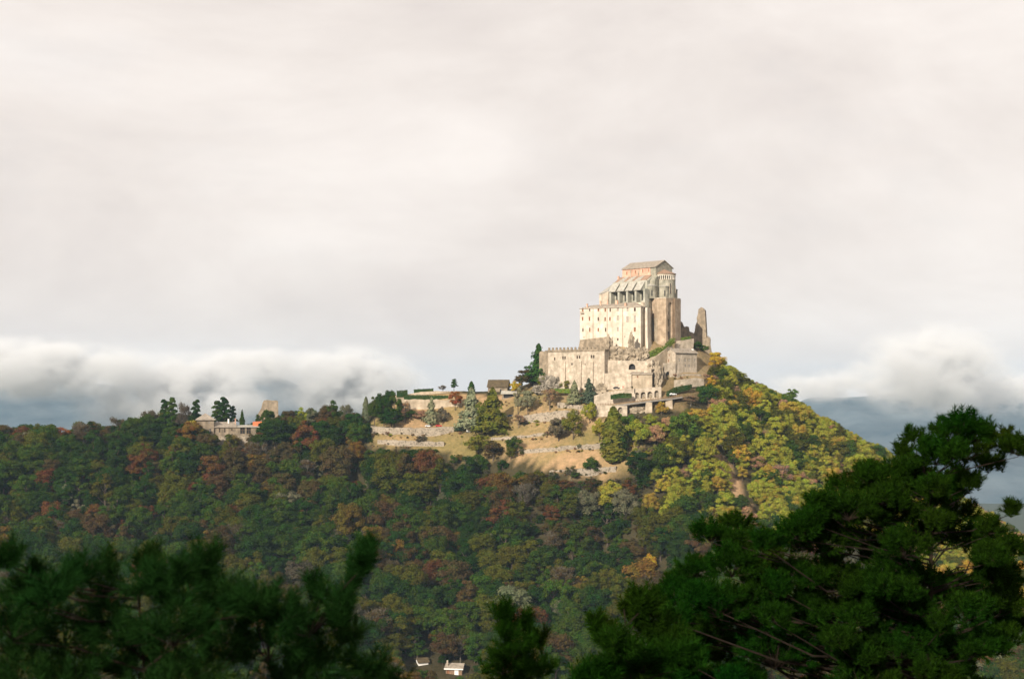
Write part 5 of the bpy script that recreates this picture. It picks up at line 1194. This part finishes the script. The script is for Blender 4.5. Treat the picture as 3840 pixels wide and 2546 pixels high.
ORD = ['leftmost', 'second', 'third', 'fourth', 'fifth', 'sixth', 'seventh', 'eighth', 'ninth']
for q, (l_, u) in zip(single, lab_of):
    us = sorted(cnt[l_]); n = len(us)
    if n > 1: i = us.index(u); l_ += ', leftmost' if i == 0 else f', {ORD[min(i, 8)]} from left'
    if l_ in SPEC_LABELS: l_ += ' inside the wood'
    x, y, z, k, sx, sz, rz, tn, H = q
    plant_tree('broadleaf_tree', l_, k, (x, y, z - .3), sx, sz, rz, vary(TINT[tn]), 'single trees of the wood on the hillside', lean=random.uniform(-.06, .06))

keys = sorted(PROTO)
for k in keys:
    o = bpy.data.objects.new('shape_' + k, PROTO[k][2]); proto_col.objects.link(o)
wm = bpy.data.meshes.new('woodland'); wm.from_pydata([(q[0], q[1], q[2] - .3) for q in mass], [], [])
def pattr(nm, ty, data): a = wm.attributes.new(nm, ty, 'POINT'); a.data.foreach_set({'FLOAT': 'value', 'INT': 'value', 'FLOAT_VECTOR': 'vector', 'FLOAT_COLOR': 'color'}[ty], np.asarray(data).ravel())
pattr('pick', 'INT', np.array([keys.index(q[3]) for q in mass], dtype=np.int32))
pattr('size', 'FLOAT_VECTOR', np.array([(q[4], q[4], q[5]) for q in mass], dtype=np.float32))
pattr('turn', 'FLOAT_VECTOR', np.array([(random.uniform(-.06, .06), random.uniform(-.06, .06), q[6]) for q in mass], dtype=np.float32))
pattr('tint', 'FLOAT_COLOR', np.array([(*vary(TINT[q[7]]), 1) for q in mass], dtype=np.float32))
wood = link('woodland', wm); tag(wood, 'dense mixed autumn wood covering the hillside', None, kind='stuff')
ng = bpy.data.node_groups.new('scatter_trees', 'GeometryNodeTree')
ng.interface.new_socket('Geometry', in_out='INPUT', socket_type='NodeSocketGeometry'); ng.interface.new_socket('Geometry', in_out='OUTPUT', socket_type='NodeSocketGeometry')
gn = ng.nodes; gl_ = ng.links
gi, go = gn.new('NodeGroupInput'), gn.new('NodeGroupOutput')
ci = gn.new('GeometryNodeCollectionInfo'); ci.inputs['Collection'].default_value = proto_col; ci.inputs['Separate Children'].default_value = True; ci.inputs['Reset Children'].default_value = True
ip = gn.new('GeometryNodeInstanceOnPoints'); ip.inputs['Pick Instance'].default_value = True
def nat(nm, ty): n = gn.new('GeometryNodeInputNamedAttribute'); n.data_type = ty; n.inputs['Name'].default_value = nm; return n.outputs['Attribute']
gl_.new(gi.outputs[0], ip.inputs['Points']); gl_.new(ci.outputs[0], ip.inputs['Instance']); gl_.new(nat('pick', 'INT'), ip.inputs['Instance Index'])
e2 = gn.new('FunctionNodeEulerToRotation'); gl_.new(nat('turn', 'FLOAT_VECTOR'), e2.inputs[0]); gl_.new(e2.outputs[0], ip.inputs['Rotation']); gl_.new(nat('size', 'FLOAT_VECTOR'), ip.inputs['Scale'])
gl_.new(ip.outputs[0], go.inputs[0])
wood.modifiers.new('scatter', 'NODES').node_group = ng
print('TREES single', len(single), 'mass', len(mass), 'distinct labels', len({o.get('label') for o in COL.objects if o.get('label')}))

# ------------------------------------------------------------------ foreground pines
leaf_mat('needles_blue', (0.009, 0.034, 0.007), 0.6, 0.2)
def needle_mesh(pos, ax, slen, nl, K, wd):
    """bottle-brush shoots: pos, ax (n,3), shoot length, needle length, needles each, needle width"""
    n = len(pos); t = np.tile(np.linspace(.05, 1, K), (n, 1)); a = ax[:, None, :]
    rnd = RNG.normal(size=(n, K, 3)); rad = rnd - (rnd * a).sum(-1, keepdims=True) * a; rad /= np.linalg.norm(rad, axis=-1, keepdims=True)
    d = a * (.55 + .5 * t[..., None] ** 3) + rad * .8; d /= np.linalg.norm(d, axis=-1, keepdims=True)
    b = pos[:, None, :] + a * (t * slen[:, None])[..., None]; L_ = nl * (.75 + .4 * RNG.random((n, K)))[..., None]
    w = np.cross(d, RNG.normal(size=(n, K, 3))); w /= np.linalg.norm(w, axis=-1, keepdims=True)
    V = np.stack([b - w * wd, b + w * wd, b + d * L_], 2).reshape(-1, 3)
    return V, np.arange(len(V)).reshape(-1, 3)
def pine(label, Y, ut, blobs, slen, nl, K, wd, dens, mat, jit, seed, trad, top_v, drop=0):
    rr = random.Random(seed)
    gz_ = -1.75 - .43 * Y; bx = (ut - UC) / F * Y
    o = thing('pine_tree', label, 'tree', (bx, Y, gz_))
    zt = (VH - top_v) / F * Y - gz_
    tp = [Vector((.02 * zt * math.sin(i * 1.3), .03 * zt * math.cos(i * 1.9), zt * i / 7)) for i in range(8)]
    MB().tube([(0, 0, -.5)] + tp, [trad * 1.25] + [trad * (1 - .88 * i / 7) for i in range(8)], 9).build('trunk', 'bark_pine', o, dz=0, smooth=True)
    def tr(z): f = min(max(z / zt, 0), 1) * 7; i = min(int(f), 6); return tp[i].lerp(tp[i + 1], f - i)
    for (bu, bv, br) in blobs:
        u, v, r = bu * 1.6237, (bv + drop) * 1.6237, br * 1.6237; y = Y + rr.uniform(-jit, jit)
        c = Vector(((u - UC) / F * y - bx, y - Y, (VH - v) / F * y - gz_)); rm = r / F * Y
        hz = math.hypot(c.x, c.y); A_ = tr(min(max(c.z - .25 * hz - rm * .6, .2), zt * .97))
        mid = A_.lerp(c, .55) + Vector((rr.uniform(-.1, .1) * hz, rr.uniform(-.1, .1) * hz, rr.uniform(-.12, .04) * hz)); rad0 = min(max(.008 + .005 * hz, .008), trad * .35)
        m = MB(); m.tube([A_, A_.lerp(mid, .5), mid, c - Vector((0, 0, rm * .3)), c], [rad0, rad0 * .8, rad0 * .6, rad0 * .3, rad0 * .15], 5)
        ns = int(8 + dens * br); d = unit(ns); d[:, 2] = np.where(d[:, 2] < -.35, -d[:, 2], d[:, 2]); q = rm * (.35 + .65 * RNG.random(ns) ** .5)
        pos = np.array(c)[None] + d * q[:, None] * np.array([1, 1, .72]); ax = d * (.45 if br < 40 else .95) + np.array([0, 0, .85 if br < 40 else .42]) + RNG.normal(0, .25, (ns, 3)); ax /= np.linalg.norm(ax, axis=1, keepdims=True)
        for p in pos[::3]: m.tube([c - Vector((0, 0, rm * .25)), Vector(p)], [rad0 * .22 + .003, .003], 3)
        b = m.build('branch', 'bark_pine', o, dz=0)
        Vn, Fn = needle_mesh(pos - ax * slen * .5, ax, np.full(ns, slen) * (.7 + .6 * RNG.random(ns)), nl, K, wd)
        link('needles', np_mesh('needles', Vn, Fn, [mat]), b)
    return o
RB = [(2222, 985, 40), (2185, 1000, 36), (2258, 1008, 44), (2112, 1012, 26), (2090, 1048, 22), (2310, 1022, 44), (2352, 1042, 40), (2230, 1050, 66), (2160, 1060, 56), (2120, 1095, 46), (2290, 1075, 36), (2062, 1105, 56), (2005, 1105, 44), (1945, 1128, 38), (2150, 1135, 66), (2215, 1120, 40),
      (1900, 1180, 42), (1960, 1185, 58), (2050, 1185, 70), (2140, 1205, 70), (2215, 1195, 56), (2285, 1225, 30), (2338, 1180, 16), (1842, 1232, 46), (1700, 1222, 50), (1640, 1240, 42), (1765, 1262, 48), (1900, 1260, 70), (2000, 1265, 70), (2090, 1270, 56), (2180, 1245, 50), (2300, 1265, 46), (2345, 1270, 34), (1605, 1320, 50), (1690, 1315, 66), (1800, 1325, 76), (1920, 1345, 76), (2040, 1350, 72),
      (2130, 1345, 46), (2215, 1355, 44), (2330, 1335, 46), (1560, 1385, 50), (1660, 1405, 76), (1790, 1425, 86), (1920, 1435, 86), (2050, 1440, 70), (2230, 1420, 60), (2310, 1400, 56), (1640, 1500, 86), (1790, 1520, 90), (1930, 1535, 90), (2080, 1520, 80), (2190, 1500, 66), (2270, 1500, 50), (2200, 1570, 60), (1560, 1570, 60), (1700, 1590, 80), (2000, 1600, 90), (2360, 1450, 30)]
_hull = [(1500, 1420), (1580, 1300), (1880, 1150), (2150, 1040), (2290, 1040), (2230, 1150), (2270, 1250), (2350, 1300), (2350, 1470), (2290, 1600), (1480, 1600)]
_rb = random.Random(21)
while len(RB) < 235:
    a_, b_ = _rb.uniform(1400, 2360), _rb.uniform(1020, 1610)
    if inpoly(_hull, np.array([a_]), np.array([b_]))[0] and not (2090 < a_ < 2260 and 1262 < b_ < 1330) and not (2060 < a_ < 2140 and 1405 < b_ < 1440): RB.append((a_, b_, _rb.uniform(22, 42)))
pine('large dark pine filling the lower right corner', 21.0, 3450, RB, .18, .085, 60, .0058, 1.15, 'needles', 1.7, 3, .11, 1640)
pine('young pine in front of the big right-hand pine', 14.0, 2330, [(1490, 1398, 36), (1462, 1420, 34), (1400, 1462, 16), (1378, 1452, 12), (1430, 1500, 40), (1520, 1470, 50), (1480, 1540, 56), (1400, 1550, 30), (1560, 1530, 60), (1350, 1575, 30), (1420, 1590, 60)], .22, .095, 60, .0046, .95, 'needles', .7, 5, .05, 2290)
LB = [(12, 1275, 28), (40, 1350, 50), (115, 1365, 46), (192, 1312, 28), (235, 1370, 46), (338, 1282, 28), (345, 1335, 40), (395, 1365, 56), (470, 1278, 30), (478, 1330, 36), (525, 1372, 50), (30, 1440, 80), (150, 1455, 86), (280, 1455, 86), (400, 1450, 90), (520, 1450, 80), (40, 1535, 100), (180, 1540, 100), (330, 1540, 100), (480, 1540, 100), (110, 1610, 110), (400, 1610, 110), (575, 1388, 40), (255, 1300, 16), (420, 1310, 18), (150, 1335, 18), (80, 1320, 16)]
pine('bushy dark pine filling the lower left corner', 8.6, 480, LB, .17, .085, 90, .0021, .30, 'needles_blue', .5, 7, .04, 2150, 18)
pine('pine with one long branch reaching up right beside the lower left pine', 9.4, 1130, [(605, 1385, 28), (650, 1425, 56), (740, 1375, 30), (700, 1460, 66), (790, 1425, 34), (850, 1278, 20), (836, 1305, 22), (818, 1338, 14), (800, 1375, 14), (805, 1468, 40), (620, 1505, 90), (750, 1535, 80), (855, 1550, 40), (690, 1600, 100), (830, 1605, 56), (900, 1590, 30)], .17, .085, 90, .0021, .32, 'needles_blue', .5, 9, .035, 2320)
pine('small pine tip poking up at bottom centre', 11.5, 1925, [(1160, 1418, 22), (1172, 1455, 28), (1212, 1440, 16), (1190, 1505, 46), (1232, 1480, 26), (1165, 1545, 50), (1240, 1545, 42), (1200, 1600, 60)], .14, .078, 70, .0026, .5, 'needles', .4, 11, .035, 2290)

# ------------------------------------------------------------------ the cloud that shades the valley, with the gap that lets the sun onto the abbey
CH = 640.0
edge = [(1500, 1430), (1600, 1560), (1740, 1680), (1950, 1765), (2200, 1830), (2450, 1890), (2700, 1970), (2950, 2090), (3250, 2270)]
EP = []
for u, v in edge:
    p = hit(u, v); t = (CH - p.z) / SD.z; EP.append((p.x + SD.x * t, p.y + SD.y * t))
poly_c = [(EP[0][0] - 150, EP[0][1] + 500)] + EP + [(EP[-1][0] + 250, EP[-1][1] - 140), (EP[-1][0] + 900, EP[-1][1] - 500), (1600, -1600), (-3200, -1600), (-3200, EP[0][1] + 500)]
edge_line = poly_c[:len(EP) + 3]
def cloud_mesh():
    xs = np.linspace(-3000, 1500, 150); ys = np.linspace(-1500, 760, 96); gx, gy = np.meshgrid(xs, ys); X, Y = gx.ravel(), gy.ravel()
    d = segdist(edge_line, X, Y) * np.where(inpoly(poly_c, X, Y), 1, -1)
    n = np.array([mnoise.fractal((a * .006, b * .006, 3.3), 1.0, 2.0, 4) for a, b in zip(X, Y)])
    den = sstep(-38, 42, d + n * 16)
    lump = np.array([mnoise.fractal((a * .003, b * .003, 8.1), 1.0, 2.0, 4) for a, b in zip(X, Y)])
    thick = (12 + 80 * den + 50 * lump * den) * .5
    nb = gx.size; Vt = np.r_[np.c_[X, Y, CH - thick * .4], np.c_[X, Y, CH + thick]]
    i = np.arange(nb).reshape(gx.shape); q = np.stack([i[:-1, :-1], i[:-1, 1:], i[1:, 1:], i[1:, :-1]], -1).reshape(-1, 4)
    ok = (den[q] > .004).any(1); q = q[ok]
    me = np_mesh('cloud', Vt, np.r_[q[:, ::-1], q + nb], ['cloud'], smooth=True)
    a = me.attributes.new('density', 'FLOAT', 'POINT'); a.data.foreach_set('value', np.r_[den, den].astype(np.float32))
    return me
m_, n_, l_ = new_mat('cloud')
oo = n_.new('ShaderNodeOutputMaterial'); dd = n_.new('ShaderNodeBsdfDiffuse'); dd.inputs[0].default_value = (.8, .8, .8, 1); tt_ = n_.new('ShaderNodeBsdfTranslucent'); tt_.inputs[0].default_value = (.75, .76, .78, 1)
a1 = n_.new('ShaderNodeMixShader'); a1.inputs[0].default_value = .45; l_.new(dd.outputs[0], a1.inputs[1]); l_.new(tt_.outputs[0], a1.inputs[2])
trn = n_.new('ShaderNodeBsdfTransparent'); a2 = n_.new('ShaderNodeMixShader'); aat = n_.new('ShaderNodeAttribute'); aat.attribute_name = 'density'
mlt = n_.new('ShaderNodeMath'); mlt.operation = 'MULTIPLY'; mlt.inputs[1].default_value = .93; l_.new(aat.outputs['Fac'], mlt.inputs[0]); l_.new(mlt.outputs[0], a2.inputs[0])
l_.new(trn.outputs[0], a2.inputs[1]); l_.new(a1.outputs[0], a2.inputs[2]); l_.new(a2.outputs[0], oo.inputs[0])
cl_o = link('cloud', cloud_mesh()); tag(cl_o, 'broad grey cloud bank shading the near wood', None, kind='stuff')

# ------------------------------------------------------------------ low clouds clinging to the far mountains, and the air between
def low_cloud(label, u, v, Y, rx, ry, rz_, dens, seed, thr=.42, alb=.968):
    p = at(u, v, Y)
    m_, n, l = new_mat('low_cloud_%d' % int(seed * 10))
    out = n.new('ShaderNodeOutputMaterial'); pv = n.new('ShaderNodeVolumePrincipled'); l.new(pv.outputs[0], out.inputs['Volume'])
    pv.inputs['Color'].default_value = (alb, alb * 1.005, alb * 1.01, 1); pv.inputs['Anisotropy'].default_value = 0.0
    tc_ = n.new('ShaderNodeTexCoord'); ln = n.new('ShaderNodeVectorMath'); ln.operation = 'LENGTH'; l.new(tc_.outputs['Object'], ln.inputs[0])
    f = n.new('ShaderNodeMapRange'); f.interpolation_type = 'SMOOTHERSTEP'; f.inputs['From Min'].default_value = 1.0; f.inputs['From Max'].default_value = .1; l.new(ln.outputs['Value'], f.inputs['Value'])
    mpn = n.new('ShaderNodeMapping'); mpn.inputs['Scale'].default_value = (rx / 135, ry / 135, rz_ / 88); mpn.inputs['Location'].default_value = (seed, seed * 2, 0); l.new(tc_.outputs['Object'], mpn.inputs[0])
    no = n.new('ShaderNodeTexNoise'); no.inputs['Scale'].default_value = 1.0; no.inputs['Detail'].default_value = 6; no.inputs['Roughness'].default_value = .6; l.new(mpn.outputs[0], no.inputs['Vector'])
    g = n.new('ShaderNodeMapRange'); g.inputs['From Min'].default_value = thr; g.inputs['From Max'].default_value = thr + .11; l.new(no.outputs['Fac'], g.inputs['Value'])
    a = n.new('ShaderNodeMath'); a.operation = 'MULTIPLY'; l.new(f.outputs[0], a.inputs[0]); l.new(g.outputs[0], a.inputs[1])
    b = n.new('ShaderNodeMath'); b.operation = 'MULTIPLY'; b.inputs[1].default_value = dens; l.new(a.outputs[0], b.inputs[0]); l.new(b.outputs[0], pv.inputs['Density'])
    vs, fs = [], []
    for j in range(9):
        for i in range(16): th_, ph = math.pi * j / 8, 2 * math.pi * i / 16; vs.append((math.sin(th_) * math.cos(ph), math.sin(th_) * math.sin(ph), math.cos(th_)))
    for j in range(8):
        for i in range(16): fs.append((j * 16 + i, (j + 1) * 16 + i, (j + 1) * 16 + (i + 1) % 16, j * 16 + (i + 1) % 16))
    o = MB().add(vs, fs).build('low_cloud_bank', 'low_cloud_%d' % int(seed * 10)); o.location = p; o.scale = (rx, ry, rz_)
    return tag(o, label, None, kind='stuff')
low_cloud('white low cloud bank settling on the crest left of the keep', 660, 1490, 4900, 430, 320, 190, .034, 1.7, .44)
low_cloud('ragged low cloud band over the left mountain', 60, 1385, 4700, 620, 350, 130, .030, 2.9, .43)
low_cloud('white low cloud puff between crest and abbey hill', 1290, 1445, 5200, 360, 300, 180, .034, 6.1, .44)
low_cloud('ragged low cloud over the peak behind the keep', 960, 1375, 5100, 360, 260, 90, .030, 3.4, .46)
low_cloud('billowing white cloud puff over the right mountain', 3490, 1390, 4700, 330, 300, 190, .036, 4.3, .45, .985)
low_cloud('low cloud band along the right mountain', 3800, 1480, 4900, 420, 300, 100, .030, 7.7, .45)
low_cloud('ragged low cloud wisps right of the abbey hill', 3150, 1450, 5000, 360, 260, 80, .026, 9.2, .46)
def haze():
    tops = [(o.location.z + max(v.co.z for v in o.data.vertices) * o.scale.z) for o in COL.objects if o.type == 'MESH' and o.name.split('.')[0] in ('mountain', 'low_cloud_bank')]
    lows = [min(v.co.z for v in o.data.vertices) for o in COL.objects if o.name.split('.')[0] in ('mountain', 'ground')]
    zmin = min(lows) - 1.0; zt = max(tops + [95.0]) + 6.0
    bx = MB().box(min(GX[0], -7500) - 200, max(GX[-1], 7500) + 200, GY[0] - 20, GY[-1] + 60, zmin, zt); print('HAZE', zmin, zt, GX[0], GY[-1])
    m_, n, l = new_mat('haze'); out = n.new('ShaderNodeOutputMaterial'); pv = n.new('ShaderNodeVolumePrincipled'); l.new(pv.outputs[0], out.inputs['Volume'])
    pv.inputs['Color'].default_value = (.54, .77, 1.0, 1); pv.inputs['Density'].default_value = 4.4e-5
    o = bx.build('haze', 'haze'); tag(o, 'thin blue haze in the valley air', None, kind='stuff')
haze()
GROUPS = dict(parked_car='cars parked on the abbey roads', rock_outcrop='crags of the abbey rock', hedge='clipped hedges of the abbey gardens', terrace_wall='terrace walls of the abbey hill', garden_wall='garden walls', retaining_wall='retaining walls',
              ruined_wall='broken ruin walls', conifer_tree='conifers of garden and crest', cypress_tree='cypresses', bush='bushes on the abbey hill', pine_tree='pines')
for o in COL.objects:
    b = o.name.split('.')[0]
    if o.parent is None and b in GROUPS and 'group' not in o: o['group'] = GROUPS[b]
    if o.parent is None and b == 'broadleaf_tree' and 'group' not in o: o['group'] = 'broadleaf trees of crest and garden'
for o in bpy.data.objects:
    if 'zb' in o: del o['zb']
